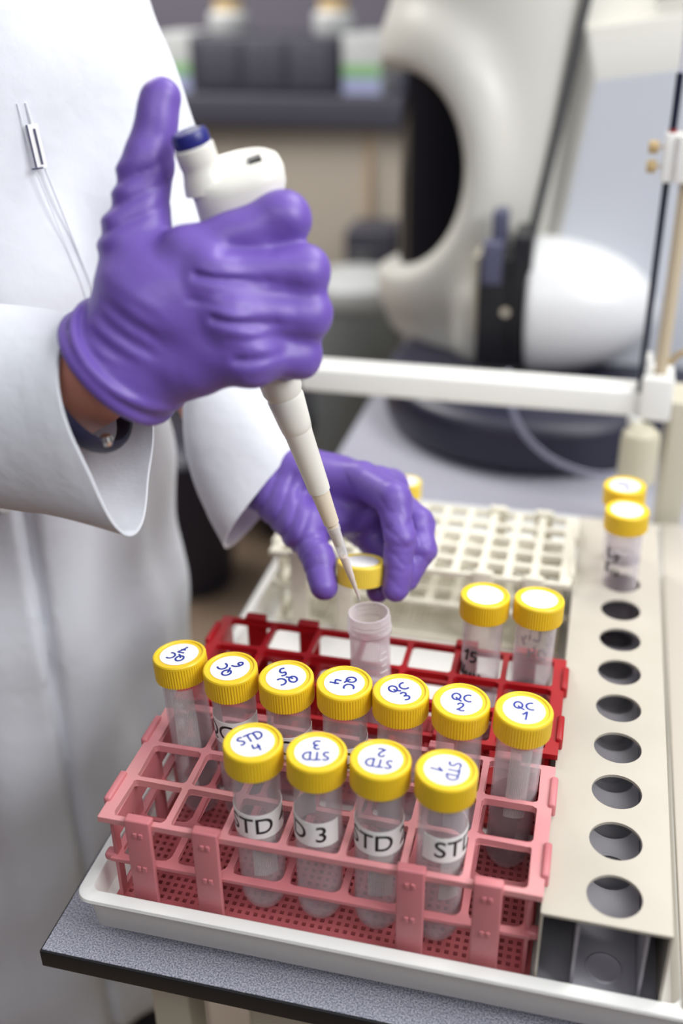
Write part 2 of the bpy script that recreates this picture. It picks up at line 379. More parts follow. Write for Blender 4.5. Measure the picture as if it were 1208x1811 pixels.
# ================================================================== tube racks
def make_rack(name, label, x0, y0, nc, nr, W_, D_, mat, deep=None, legm=None, wall=8.0, bar=3.6, loop_r=4.0, z0=0.2, holes=True, leg_x=None, group=None):
    """pipe rack: perforated base plate, two cell grids, end walls and clip legs"""
    deep = deep or mat; legm = legm or mat
    root = thing(name, label, 'tube rack', (x0+W_/2, y0+D_/2, z0), group)
    cx, cy = W_/nc, D_/nr
    xs = [x0-wall]+[x0+cx*i for i in range(nc+1)]+[x0+W_+wall]
    ys = [y0-3.5]+[y0+cy*j for j in range(nr+1)]+[y0+D_+3.5]
    def cell(i, j, a, b, c, d):
        if i == 0 or j == 0 or i == nc+1 or j == nr+1: return None
        h = bar/2; return rrect(a+(h if i > 1 else 1), b-(h if i < nc else 1), c+(h if j > 1 else 0.4), d-(h if j < nr else 0.4), loop_r*0.7)
    def cell2(i, j, a, b, c, d):
        if i == 0 or j == 0 or i == nc+1 or j == nr+1: return None
        h = bar/2+0.1; return rrect(a+h, b-h, c+h*0.8, d-h*0.8, loop_r+1)
    MB().plate(xs, ys, z0+70.5, z0+75, cell).build('top_grid', mat, root, smooth=False, bevel=0.7)
    xs2 = [x0-3.5]+xs[1:-1]+[x0+W_+3.5]
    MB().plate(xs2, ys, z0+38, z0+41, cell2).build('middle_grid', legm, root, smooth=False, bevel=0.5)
    # base plate with square holes
    p = 5.3; nx = int((W_+10)/p); ny = int((D_+6)/p); px = (W_+10)/nx; py = (D_+6)/ny
    bx = [x0-5+px*i for i in range(nx+1)]; by = [y0-3+py*j for j in range(ny+1)]
    def sq(i, j, a, b, c, d):
        if i in (0, nx-1) or j in (0, ny-1): return None
        t = px*0.245; return [(a+t, c+t), (b-t, c+t), (b-t, d-t), (a+t, d-t)]
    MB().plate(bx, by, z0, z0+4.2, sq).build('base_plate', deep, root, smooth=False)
    # end walls: frame with two windows, hook ribs outside
    for s, xe in ((-1, x0), (1, x0+W_)):
        a, b = (xe-2.2, xe+0.4) if s < 0 else (xe-0.4, xe+2.2)
        e = MB().box(a, b, y0, y0+D_, z0+52, z0+71).box(a, b, y0, y0+D_, z0+2, z0+9)
        n = 3
        for k in range(n+1):
            yk = y0+D_*k/n; e.box(a, b, max(y0, yk-7), min(y0+D_, yk+7), z0+8, z0+53)
        hx = (xe-wall-2.4, xe-wall+2.5) if s < 0 else (xe+W_*0+wall-2.5, xe+wall+2.4)
        e.rbox(hx[0], hx[1], y0+D_*0.10, y0+D_*0.36, z0+67, z0+77.5, 1.6).rbox(hx[0], hx[1], y0+D_*0.66, y0+D_*0.92, z0+67, z0+77.5, 1.6)
        e.rbox(min(a, hx[0]+2), max(b, hx[1]-2), y0-2, y0+6, z0+36, z0+42, 2)
        e.build('end_wall', legm, root, bevel=0.5)
    lx = leg_x or (20, 64, 191, 236)
    for yl, s in ((y0-3.5, -1), (y0+D_+3.5, 1)):
        for c in lx:
            xc = x0+c*W_/259
            l = MB(); ya, yb = (yl-3.2, yl+0.6) if s < 0 else (yl-0.6, yl+3.2)
            l.rbox(xc-8.4, xc+8.4, ya, yb, z0, z0+79.5, 1.2)
            l.rbox(xc-8.6, xc+8.6, ya+1.2 if s < 0 else yl-4, yl+4 if s < 0 else yb-1.2, z0+75.2, z0+79.2, 1.2)
            for zz in (68, 40):
                for dx in (-1.9, 1.9): l.rbox(xc+dx-1.3, xc+dx+1.3, ya-0.9 if s < 0 else yb-0.5, ya+0.5 if s < 0 else yb+0.9, z0+zz-2, z0+zz+2, 0.5)
            l.build('leg', legm, root)
    return root
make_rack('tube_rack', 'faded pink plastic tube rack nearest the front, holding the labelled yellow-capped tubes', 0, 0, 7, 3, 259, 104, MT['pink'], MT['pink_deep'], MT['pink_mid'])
make_rack('tube_rack', 'deep red plastic tube rack behind the pink rack', 0.5, 122.5, 7, 3, 259, 103.5, MT['red'])
make_rack('tube_rack', 'ivory plastic rack with small square cells behind the red rack', 6, 341, 11, 5, 250, 116, MT['ivory'], bar=6.5, loop_r=1.5, wall=9)

# ---- metal holder with a row of round holes
blk = thing('tube_holder', 'long metal tube holder with a row of round holes along the tray edge', 'tube holder', (302, 226, 0.2))
X0, X1, Y0, Y1, ZT = 266.5, 338.8, -9.0, 478.0, 68.6
hy = [12.7+43.87*k for k in range(10)]
ysb = [Y0]+[hy[0]-21.9+43.87*k for k in range(11)]+[Y1]
ysb = [Y0]+ysb[2:11]+[ysb[11], Y1]
def circ(cx, cy, r, n=10):
    return [(cx+r*cos(pi*1.0+pi/2*k+(pi/2)*a/n+pi*0.0), cy+r*sin(pi+pi/2*k+(pi/2)*a/n)) for k in range(4) for a in range(n)]
def bh(r):
    def f(i, j, a, b, c, d):
        for y in hy:
            if c < y < d: return circ(306.7, y, r)
        return None
    return f
MB().plate([X0, X1], ysb, ZT-2.0, ZT, bh(15.9)).build('top_plate', MT['alu'], blk, smooth=False)
MB().box(X0, X0+1.6, Y0, Y1, 0.2, ZT-1.9).build('side_plate', MT['alu'], blk, smooth=False)
MB().box(X1-1.6, X1, Y0, Y1, 0.2, ZT-1.9).build('side_plate', MT['alu'], blk, smooth=False)
base = MB().box(X0+1.6, X1-1.6, Y0, Y1, 0.2, 8)
base.build('bottom_plate', MT['alu_dark'], blk, smooth=False)
ysm = [22.0]+[hy[0]+21.94+43.87*k for k in range(9)]+[Y1-4]
def bh2(i, j, a, b, c, d):
    for y in hy:
        if c < y+3 < d: return circ(306.7, y+6, 14.2)
    return None
MB().plate([289.5, 324.5], ysm, 34, 35.5, bh2).build('guide_plate', MT['alu_dark'], blk, smooth=False)
for y in hy:
    MB().lathe([(11.5, 8.0), (11.0, 8.5), (9.8, 8.9), (8.2, 8.2), (4, 8.05), (0, 8.02)], (306.7, y, 0), n=32).build('dimple', MT['alu_dark'], blk)
MB().box(287, 289, Y0+2, Y1, 8, ZT-2).build('inner_rib', MT['alu_dark'], blk, smooth=False)
MB().box(325, 327, Y0+2, Y1, 8, ZT-2).build('inner_rib', MT['alu_dark'], blk, smooth=False)

# ================================================================== sample tubes (prototype stands at the world origin, axis Z)
CAPH, TUBEH, RB, RC = 17.0, 132.5, 14.7, 18.1
def body_profile(top, r=RB, wall=1.1):
    out = [(0.01, 0), (3.5, 0.4), (7.5, 2.2), (11.2, 5.8), (13.6, 10.5), (r-0.2, 15), (r, 18), (r, top)]
    inn = [(r-wall, top), (r-wall, 18), (r-1.9, 12), (10.2, 7.5), (6, 3.4), (0.01, 1.8)]
    return out+inn
tube_body_mesh = None
def cap_mesh(mb, z0, rc=RC, h=CAPH, n=180, ribs=60):
    """ribbed screw cap with raised rim and recessed top"""
    prof = [(rc-1.8, z0), (rc-0.15, z0+0.1), (rc, z0+0.8), (rc, z0+h-3.2)]
    vs = []; fs = []
    prof2 = [(rc-0.05, z0+h-2.6, 0), (rc-0.1, z0+h-1.2, 0), (rc-0.7, z0+h-0.3, 0), (rc-1.5, z0+h, 0), (rc-2.2, z0+h-0.1, 0), (rc-2.7, z0+h-0.8, 0), (rc-3.0, z0+h-1.0, 0), (0.01, z0+h-1.0, 0)]
    allp = [(r, z, 1 if i >= 1 else 0) for i, (r, z) in enumerate(prof)]+prof2
    for r, z, rib in allp:
        for k in range(n):
            t = 2*pi*k/n; rr = r-(0.55 if rib and k % 3 == 0 else 0.0); vs.append((rr*cos(t), rr*sin(t), z))
    for i in range(len(allp)-1):
        for k in range(n):
            k2 = (k+1) % n; fs.append((i*n+k, i*n+k2, (i+1)*n+k2, (i+1)*n+k))
    # inside of the skirt
    m = len(vs)
    for r, z in ((rc-1.8, z0), (rc-2.4, z0+0.2), (rc-2.4, z0+h-4), (0.01, z0+h-4)):
        for k in range(n): t = 2*pi*k/n; vs.append((r*cos(t), r*sin(t), z))
    for i in range(3):
        for k in range(n):
            k2 = (k+1) % n; fs.append((m+(i+1)*n+k, m+(i+1)*n+k2, m+i*n+k2, m+i*n+k))
    return mb.add(vs, fs)
def on_cyl(o_verts, r):
    return [((r+dz)*sin(x/r), -(r+dz)*cos(x/r), y) for x, y, dz in o_verts]
def arc_strip(mb, a0, a1, r, z0, z1, th=0.25, n=24):
    vs = []; fs = []
    for k in range(n+1):
        t = a0+(a1-a0)*k/n
        for rr, z in ((r, z0), (r+th, z0), (r+th, z1), (r, z1)): vs.append((rr*sin(t), -rr*cos(t), z))
    for k in range(n):
        for q in range(4): q2 = (q+1) % 4; fs.append((k*4+q, k*4+q2, k*4+4+q2, k*4+4+q))
    fs.append((3, 2, 1, 0)); fs.append(tuple(n*4+q for q in range(4)))
    return mb.add(vs, fs)
def text_flat(txt, size):
    cu = bpy.data.curves.new('text', 'FONT'); cu.body = txt; cu.size = size; cu.align_x = 'CENTER'; cu.align_y = 'CENTER'; cu.resolution_u = 6; cu.offset = 0.12
    o = bpy.data.objects.new('text', cu); col.objects.link(o)
    dg = bpy.context.evaluated_depsgraph_get(); me = bpy.data.meshes.new_from_object(o.evaluated_get(dg))
    bm = bmesh.new(); bm.from_mesh(me); bmesh.ops.triangulate(bm, faces=bm.faces)
    for _ in range(4):
        es = [e for e in bm.edges if e.calc_length() > 1.6]
        if not es: break
        bmesh.ops.subdivide_edges(bm, edges=es, cuts=1); bmesh.ops.triangulate(bm, faces=[f for f in bm.faces if len(f.verts) > 3])
    bm.verts.index_update(); vs = [v.co[:] for v in bm.verts]; fs = [[v.index for v in f.verts] for f in bm.faces]
    bm.free(); bpy.data.objects.remove(o); bpy.data.curves.remove(cu); bpy.data.meshes.remove(me)
    return vs, fs

# handwritten strokes, each glyph about one unit high
def arcpts(cx, cy, rx, ry, a0, a1, n=12): return [(cx+rx*cos(radians(a0+(a1-a0)*k/n)), cy+ry*sin(radians(a0+(a1-a0)*k/n))) for k in range(n+1)]
GL = {
 'Q': ([arcpts(0.36, 0.5, 0.34, 0.4, 60, 430, 18), [(0.34, 0.42), (0.5, 0.2), (0.84, -0.04)]], 0.82),
 'C': ([arcpts(0.5, 0.45, 0.42, 0.42, 70, 300, 12)], 0.72),
 'S': ([[(0.6, 0.88), (0.42, 0.98), (0.2, 0.9), (0.14, 0.72), (0.3, 0.56), (0.48, 0.42), (0.52, 0.2), (0.34, 0.04), (0.08, 0.1)]], 0.62),
 'T': ([[(0.0, 0.93), (0.35, 0.96), (0.72, 0.98)], [(0.38, 0.95), (0.34, 0.5), (0.34, 0.02)]], 0.66),
 'D': ([[(0.12, 0.95), (0.14, 0.5), (0.1, 0.03)], [(0.0, 0.92), (0.4, 0.95), (0.68, 0.72), (0.7, 0.4), (0.5, 0.12), (0.06, 0.02)]], 0.76),
 '1': ([[(0.1, 0.62), (0.3, 0.78), (0.48, 0.98), (0.42, 0.5), (0.34, 0.0)]], 0.5),
 '2': ([[(0.1, 0.75), (0.25, 0.95), (0.5, 0.92), (0.56, 0.7), (0.38, 0.4), (0.1, 0.12), (0.24, 0.2), (0.42, 0.06), (0.72, 0.12)]], 0.7),
 '3': ([[(0.1, 0.9), (0.36, 0.98), (0.54, 0.8), (0.46, 0.6), (0.26, 0.52), (0.52, 0.46), (0.6, 0.24), (0.4, 0.02), (0.08, 0.08)]], 0.66),
 '4': ([[(0.16, 0.95), (0.08, 0.5), (0.3, 0.46), (0.66, 0.5)], [(0.56, 0.8), (0.5, 0.4), (0.46, 0.0)]], 0.7),
 '5': ([[(0.66, 0.95), (0.28, 0.92), (0.22, 0.58), (0.48, 0.58), (0.6, 0.34), (0.44, 0.06), (0.12, 0.04)]], 0.7),
 '6': ([[(0.56, 0.98), (0.3, 0.8), (0.14, 0.46), (0.2, 0.12), (0.42, 0.02), (0.56, 0.2), (0.46, 0.42), (0.2, 0.34)]], 0.62),
 '7': ([[(0.06, 0.9), (0.36, 0.94), (0.66, 0.96), (0.5, 0.6), (0.34, 0.02)], [(0.2, 0.46), (0.64, 0.56)]], 0.7),
 'U': ([[(0.08, 0.9), (0.06, 0.3), (0.25, 0.04), (0.48, 0.2), (0.54, 0.9), (0.52, 0.3), (0.66, 0.04)]], 0.7),
 'u': ([[(0.06, 0.5), (0.08, 0.14), (0.26, 0.04), (0.42, 0.2), (0.44, 0.5), (0.46, 0.1), (0.62, 0.06)]], 0.62),
 'm': ([[(0.04, 0.5), (0.08, 0.05), (0.16, 0.4), (0.28, 0.46), (0.32, 0.06), (0.4, 0.4), (0.52, 0.44), (0.58, 0.06), (0.7, 0.1)]], 0.74),
 'K': ([[(0.1, 0.95), (0.1, 0.02)], [(0.6, 0.95), (0.12, 0.46), (0.62, 0.03)]], 0.72),
 'i': ([[(0.1, 0.5), (0.1, 0.05)], [(0.1, 0.75), (0.12, 0.8)]], 0.24),
 'L': ([[(0.1, 0.95), (0.1, 0.05), (0.55, 0.08)]], 0.6),
 'y': ([[(0.05, 0.5), (0.2, 0.15)], [(0.45, 0.5), (0.2, -0.2), (0.05, -0.28)]], 0.5),
 'O': ([arcpts(0.35, 0.48, 0.32, 0.4, 80, 440, 14)], 0.76),
 ' ': ([], 0.3),
}
def strokes_of(txt, size):
    x = 0; out = []
    for ch in txt:
        st, adv = GL[ch]
        for s in st: out.append([((x+px)*size, py*size) for px, py in s])
        x += adv+0.10
    wdt = (x-0.10)*size
    return [[(px-wdt/2, py-size/2) for px, py in s] for s in out]
def smooth_path(s):
    if len(s) < 3: return s
    out = []
    for i in range(len(s)-1):
        p0 = s[max(i-1, 0)]; p1 = s[i]; p2 = s[i+1]; p3 = s[min(i+2, len(s)-1)]
        for k in range(4):
            t = k/4; out.append(tuple(0.5*((2*p1[d])+(-p0[d]+p2[d])*t+(2*p0[d]-5*p1[d]+4*p2[d]-p3[d])*t*t+(-p0[d]+3*p1[d]-3*p2[d]+p3[d])*t**3) for d in (0, 1)))
    out.append(s[-1]); return out

# prototype parts shared by every tube
proto = bpy.data.objects.new('sample_tube', None); col.objects.link(proto)
MB().lathe(body_profile(TUBEH-4), n=56).build('tube_body', MT['tube'], proto, angle=60)
capo = cap_mesh(MB(), TUBEH-CAPH).build('screw_cap', MT['yellow'], proto, angle=30)
MB().lathe([(0.01, TUBEH-0.9), (12.9, TUBEH-0.9), (13.1, TUBEH-0.7), (0.01, TUBEH-0.7)], n=48).build('cap_disc', MT['disc'], capo)
UPV = Vector((-0.245, 0.9695))           # away from the camera, on the cap
RTV = Vector((0.9695, 0.245))
def cap_writing(cap, word, digit, rot, s1=7.6, s2=7.8):
    a = radians(rot); mb = MB()
    for txt, dy, size in ((word, 4.0, s1), (digit, -5.6, s2)):
        for st in strokes_of(txt, size):
            pts = []
            for px, py in smooth_path(st):
                py += dy; qx = px*cos(a)-py*sin(a); qy = px*sin(a)+py*cos(a)
                p = RTV*qx+UPV*qy; pts.append((p.x, p.y, TUBEH-0.62))
            mb.tube(pts, 0.74, 6, flat=((0, 0, 1), 0.3))
    o = mb.build('handwriting', MT['ink']); o.parent = cap; return o
def place_tube(foot, top, label, group=None, spin=0.0, first=False):
    """copy the prototype with its foot centre and cap centre where given"""
    t = proto if first else copy_tree(proto)
    f = Vector(foot); d = (Vector(top)-f).normalized()
    q = Vector((0, 0, 1)).rotation_difference(d)
    t.rotation_mode = 'QUATERNION'; t.rotation_quaternion = q @ Matrix.Rotation(spin, 3, 'Z').to_quaternion()
    t.location = f*SC; tag(t, label, 'sample tube', group)
    return t
def part(t, name):
    return next(c for c in t.children if c.name.split('.')[0] == name)
def local(mb, name, mat, parent, **k):
    o = mb.build(name, mat, None, **k); o.parent = parent; return o
def wrap_label(t, txt, facing, z, shift, half=30.0, h=18.5, size=17.0, tilt=0.0, left=None, right=None):
    """paper label around the tube; facing = azimuth of the camera seen from the tube (0 is -Y), shift = mm the text centre sits round from it"""
    r = RB+0.05; c = facing+shift/r
    l = -half if left is None else left; rr = half if right is None else right
    lab = local(arc_strip(MB(), c+l/r, c+rr/r, r, z-h/2, z+h/2), 'paper_label', MT['paper'], t)
    vs, fs = text_flat(txt, size); r2 = r+0.34
    mb = MB().add([(r2*sin(c+x/r2), -r2*cos(c+x/r2), z+y) for x, y, _ in vs], fs)
    local(mb, 'printed_text', MT['print'], lab, smooth=False)
    return lab
def ribbed_panel(t, az, z0, z1, wd=13.0):
    mb = MB(); n = 13; r = RB+0.03
    for k in range(n):
        a = az+(-wd/2+wd*k/(n-1))/r; p = [(r*sin(a), -r*cos(a), z0), (r*sin(a), -r*cos(a), z1)]
        mb.tube(p, 0.42, 6)
    return local(arc_strip(mb, az-wd/2/r, az+wd/2/r, r-0.02, z0, z1, 0.15), 'writing_panel', MT['panel'], t)
def liquid(t, h):
    r = RB-1.25
    return local(MB().lathe([(0.01, 2.2), (5.8, 3.9), (10, 7.9), (12.6, 12.6), (r, 18.2), (r, h+1.0), (r-0.6, h+0.3), (r-2, h), (0.01, h)], n=40), 'liquid', MT['liquid'], t)
def facing_of(x, y): return atan2(262.7-x, 438.5+y)       # spin about Z that turns -Y toward the camera
QX = [18.5+37*i for i in range(7)]
qc = [  # foot x, foot y, top x, top y, digit, writing rotation, position words
 (23.5, 87.5, 14.3, 91.4, '7', 150, 'leaning at the left end of the row'),
 (56.5, 87, 52.9, 84.1, '6', 118, 'second from the left in the row'),
 (93.0, 87, 91.5, 83.0, '5', 200, 'third from the left in the row'),
 (129.8, 87, 129.7, 85.7, '4', -100, 'in the middle of the row'),
 (166.0, 87, 166.6, 85.3, '3', 25, 'just right of the middle of the row'),
 (203.5, 87, 205.3, 83.7, '2', -12, 'second from the right in the row'),
 (240.0, 87, 244.1, 84.2, '1', -8, 'at the right end of the row'),
]
first = True
for fx, fy, tx, ty, dg, rot, words in qc:
    t = place_tube((fx, fy, 4.6), (tx, ty, 136), 'yellow-capped tube marked QC %s, %s' % (dg, words), 'QC tubes in the back row of the pink rack', 0, first); first = False
    proto_children = None
    t['num'] = dg
tubes_qc = [o for o in col.objects if o.get('num')]
tubes_qc.sort(key=lambda o: -int(o['num']))
std = [
 (92.5, 17.5, 90.4, 17.5, '4', 30, 'leftmost in the front row'),
 (129.5, 17.5, 129.6, 17.9, '3', 178, 'second from the left in the front row'),
 (166.5, 17.5, 167.3, 20.2, '2', 168, 'third from the left in the front row'),
 (203.5, 17.5, 206.0, 19.9, '1', 255, 'rightmost in the front row'),
]
tubes_std = []
for fx, fy, tx, ty, dg, rot, words in std:
    tubes_std.append(place_tube((fx, fy, 4.6), (tx, ty, 136), 'yellow-capped tube marked STD %s, %s' % (dg, words), 'STD tubes in the front row of the pink rack'))
plain = [
 ((203.5, 208, 4.6), (204.7, 210.2, 135), 'plain yellow-capped tube with bold black writing in the red rack', 'plain capped tubes in the red rack'),
 ((240.5, 208, 4.6), (243.5, 213.7, 135), 'plain yellow-capped tube with faint writing, rightmost in the red rack', 'plain capped tubes in the red rack'),
 ((306.7, hy[8], 9.2), (304.0, hy[8]-3.0, 126), 'white-topped yellow-capped tube standing in the metal holder, nearer of two', 'tubes in the metal holder'),
 ((306.7, hy[9], 9.2), (302.0, hy[9]-1.0, 128), 'yellow-capped tube with blue writing on top in the metal holder, farther of two', 'tubes in the metal holder'),
]
tubes_plain = [place_tube(*p) for p in plain]
# writing, labels, liquids
for t, q in zip(tubes_qc, qc):
    cap_writing(part(t, 'screw_cap'), 'QC', q[4], q[5]); del t['num']
for t, q in zip(tubes_std, std): cap_writing(part(t, 'screw_cap'), 'STD', q[4], q[5], 7.2, 7.6)
cap_writing(part(tubes_plain[3], 'screw_cap'), 'QC', '3', 0)
wrap_label(tubes_qc[1], 'QC 6', facing_of(56, 87), 88, -8, 28)
wrap_label(tubes_qc[2], 'QC 5', facing_of(93, 87), 84, -4, 28)
wrap_label(tubes_qc[3], 'QC 4', facing_of(130, 87), 80, 12, 24)
wrap_label(tubes_std[0], 'STD 4', facing_of(92, 17), 78, 0.5, 30)
wrap_label(tubes_std[1], 'STD 3', facing_of(129, 17), 80, -16, 29)
wrap_label(tubes_std[2], 'STD 2', facing_of(166, 17), 80, 0.5, 30)
wrap_label(tubes_std[3], 'STD 1', facing_of(203, 17), 84, 17, 29)
ribbed_panel(tubes_qc[0], facing_of(20, 87)-0.15, 58, 112, 15)
ribbed_panel(tubes_qc[6], facing_of(240, 87)+0.1, 55, 112)
ribbed_panel(tubes_std[0], facing_of(92, 17)+0.15, 38, 69, 15)
ribbed_panel(tubes_std[2], facing_of(166, 17)+0.1, 38, 71, 15)
ribbed_panel(tubes_std[3], facing_of(203, 17)+0.45, 45, 75, 12)
for t, h in ((tubes_qc[0], 50), (tubes_qc[6], 62), (tubes_qc[1], 40), (tubes_qc[2], 40), (tubes_qc[4], 42), (tubes_plain[0], 52), (tubes_plain[1], 52), (tubes_plain[2], 60)): liquid(t, h)
def tube_writing(t, lines, az, z, size, mat, name='handwriting', back=False):
    mb = MB(); r = RB+0.05
    for li, txt in enumerate(lines):
        for st in strokes_of(txt, size):
            pts = []
            for px, py in smooth_path(st):
                a = az+px/r; pts.append((r*sin(a), -r*cos(a), z-li*size*1.5+py))
            mb.tube(pts, 0.9, 6)
    return local(mb, name, mat, t)
grey_ink = pmat('grey_ink', (96, 90, 96), 0.5)
tube_writing(tubes_plain[0], ['15', 'Uuu'], facing_of(203, 208)-0.6, 86, 9.5, MT['print'])
tube_writing(tubes_plain[1], ['K Liy', 'O4'], facing_of(240, 208)+pi-0.2, 92, 10, grey_ink)
tube_writing(tubes_plain[2], ['Ly', 'Su'.replace('S', 'K')], facing_of(306, hy[8])-0.55, 96, 10, MT['print'])

# open tube in the red rack
ot = thing('sample_tube', 'open translucent tube without a cap under the pipette tip in the red rack', 'sample tube', (129.8, 173.5, 4.6))
H2 = 128
pr = body_profile(H2, RB, 1.4)
pr = pr[:7]+[(RB, H2-16), (RB+0.2, H2-15), (RB+1.5, H2-14.2), (RB+1.5, H2-12), (RB+0.2, H2-11), (RB+0.2, H2-9), (RB+0.9, H2-8.2), (RB+0.2, H2-7), (RB+0.2, H2-5.4), (RB+0.9, H2-4.6), (RB+0.2, H2-3.6), (RB+0.4, H2-1), (RB+0.1, H2)]+pr[8:]
x0m = MB().lathe(pr, n=64); o = x0m.build('tube_body', MT['tube_milky'], None, angle=60); o.parent = ot
mb = MB(); az = facing_of(129, 173)+0.75
for k in range(12):
    z = 40+5.5*k; L = 4.5 if k % 2 else 7.0
    arc_strip(mb, az-L/2/RB, az+L/2/RB, RB+0.02, z-0.35, z+0.35, 0.2, 4)
local(mb, 'graduation_marks', MT['paper'], ot)
local(MB().lathe([(0.01, 2.2), (5.8, 3.9), (10, 7.9), (12.6, 12.6), (13.2, 18.2), (13.2, 58), (0.01, 57)], n=40), 'liquid', clear_mat('pink_liquid', (0.90, 0.74, 0.82, 1), (190, 140, 160), 0.12, 0.05, 0.1), ot)
ot.rotation_euler = (-0.01, -0.03, 0)

# small tube behind the hand in the ivory rack
bt = thing('sample_tube', 'small tube with pale yellow cap standing behind the gloved hand in the ivory rack', 'sample tube', (104, 446, 4.6))
o = MB().lathe([(0.01, 0), (4, 0.6), (7, 4), (8, 9), (8, 92), (7, 92), (7, 9), (0.01, 2)], n=32).build('tube_body', MT['tube'], None); o.parent = bt
cp = cap_mesh(MB(), 84, 12.6, 17, 120).build('screw_cap', MT['yellow_pale'], None); cp.parent = bt
o = MB().lathe([(0.01, 100.1), (9, 100.1), (9, 100.4), (0.01, 100.4)], n=32).build('cap_disc', MT['disc'], None); o.parent = cp

# cap held in the fingers
hc = thing('lid', 'pale yellow screw cap pinched between purple gloved fingers over the open tube', 'cap', (111.2, 212.5, 134))
mc = MB(); cap_mesh(mc, 0, 18.1, 16.5); oc = mc.build('screw_cap', MT['yellow_pale'], None, angle=30); oc.parent = hc
o = MB().lathe([(0.01, 15.6), (13, 15.6), (13, 15.85), (0.01, 15.85)], n=48).build('cap_disc', MT['disc'], None); o.parent = oc
hc.rotation_euler = (-0.20, -0.02, 0.0)

# ================================================================== pipette
P0 = Vector((122.1, 163.7, 148.4)); PA = Vector((-0.24724961, -0.15155581, 0.95702584)).normalized(); PHd = Vector((0.88106016, 0.37587162, 0.28714721)).normalized()
pip = thing('pipette', 'white handheld pipette with navy button gripped in the upper purple glove', 'pipette', tuple(P0))
def along(prof, name, mat, parent, n=40, **k): return MB().lathe(prof, P0, PA, n=n, xdir=PHd).build(name, mat, parent, **k)
tipo = along([(0.5, 0), (0.9, 3), (2.6, 28), (3.2, 42), (4.3, 62), (4.75, 63), (4.75, 66), (4.0, 66), (3.9, 62), (2.9, 42), (2.3, 28), (0.4, 1)], 'pipette_tip', MT['tip'], pip)
along([(0.3, 2), (2.15, 27), (2.7, 40), (0.01, 40.2)], 'drawn_liquid', MT['tipliquid'], tipo)
along([(0.01, 50), (2.8, 50), (3.1, 53), (3.4, 53.2), (3.2, 55), (3.5, 57), (3.3, 59), (3.7, 61), (3.5, 63), (3.9, 65), (4.1, 68), (5.2, 69), (5.3, 74), (6.3, 97), (0.01, 97)], 'nose_cone', MT['pip_beige'], pip)
along([(0.01, 95), (6.2, 95), (7.1, 95.6), (7.4, 99), (8.9, 139), (9.3, 142), (9.2, 143.5), (0.01, 143.5)], 'lower_shaft', MT['pip'], pip)
along([(0.01, 142), (8.8, 142), (9.6, 143), (10.2, 148), (11.6, 166), (11.0, 168), (12.6, 172), (13, 200), (0.01, 200)], 'ejector_sleeve', MT['pip'], pip)
hd = MB()
n = 48; vs = []; fs = []
stations = [(196, 12.4, 12.0, 0), (204, 14, 14, 1), (240, 14.5, 16, 3), (268, 15.5, 20, 8), (284, 16.5, 24, 13), (294, 17.5, 26.2, 16), (301, 17.8, 26.8, 16.5), (305, 17, 26.0, 16.5), (307, 15, 23.8, 16.3)]
hy_ = PA.cross(PHd)
for (h, ry, rx, sh) in stations:
    for k in range(n):
        t = 2*pi*k/n; ct, st = cos(t), sin(t); e = 0.85
        yy = ry*math.copysign(abs(st)**e, st); xx = rx*math.copysign(abs(ct)**e, ct)
        vs.append(P0+PA*(h+(0.30*yy-0.06*xx)*min(1, max(0, (h-265)/25)))+PHd*(sh+xx)+hy_*yy)
for i in range(len(stations)-1):
    for k in range(n): k2 = (k+1) % n; fs.append((i*n+k, i*n+k2, (i+1)*n+k2, (i+1)*n+k))
fs.append(tuple(range(n-1, -1, -1))); fs.append(tuple((len(stations)-1)*n+k for k in range(n)))
hd.add(vs, fs); handle = hd.build('handle', MT['pip'], pip, angle=50)
c = P0+PA*306.2+PHd*29; q = MB()
q.hexa([c+PHd*a*3.6+hy_*b*3.4-PA*2.6 for a, b in ((-1, -1), (1, -1), (1, 1), (-1, 1))], [c+PHd*a*3.6+hy_*b*3.4+PA*(1.1+0.3*b) for a, b in ((-1, -1), (1, -1), (1, 1), (-1, 1))])
q.build('volume_window', MT['print'], handle, smooth=False)
along([(0.01, 300), (13.6, 300), (12.6, 305), (11.3, 309), (10.6, 312), (10.8, 314.5), (11.0, 315), (11.0, 323), (10.2, 324), (0.01, 324)], 'plunger_stem', MT['pip'], pip)
along([(0.01, 323.5), (10.0, 323.5), (10.3, 325), (10.3, 329), (9.4, 331.5), (8.2, 332), (7.6, 331.4), (0.01, 331.2)], 'plunger_button', MT['blue'], pip)
along([(0.01, 331.1), (7.2, 331.1), (7.2, 331.7), (0.01, 331.7)], 'button_disc', pmat('button_grey', (130, 132, 150), 0.3), pip)

# ================================================================== the person
person_loc = (-230, 290, FLOOR)
RH = {'wrist':(-11.0, 81.1, 343.6), 'wrist2':(-33.4, 80.1, 328.3), 'mcp1':(42.5, 94.0, 403.5), 'mcp2':(59.2, 85.6, 395.3), 'mcp3':(71.1, 79.2, 375.4), 'mcp4':(80.2, 79.1, 353.6), 'pip1':(90.9, 117.0, 421.3), 'pip2':(104.5, 107.2, 395.2), 'pip3':(107.3, 101.9, 372.7), 'pip4':(102.2, 98.8, 349.8), 'dip1':(72.8, 150.4, 408.9), 'dip2':(87.3, 144.3, 377.9), 'dip3':(91.8, 138.3, 356.0), 'dip4':(86.7, 126.9, 334.9), 'tip1':(52.2, 153.2, 400.8), 'tip2':(62.3, 150.0, 371.6), 'tip3':(68.5, 144.2, 349.1), 'tip4':(69.7, 131.8, 330.1), 'tcmc':(10.1, 93.0, 385.9), 'tmcp':(7.6, 106.4, 407.5), 'tip_ip':(11.0, 123.3, 446.6), 'ttip':(16.4, 136.0, 479.2), 'hyp':(43.5, 81.8, 350.0), 'palm':(25.6, 86.6, 377.4), 'web':(27, 99, 390), 'ring':(-0.2, 82.7, 341.1)}
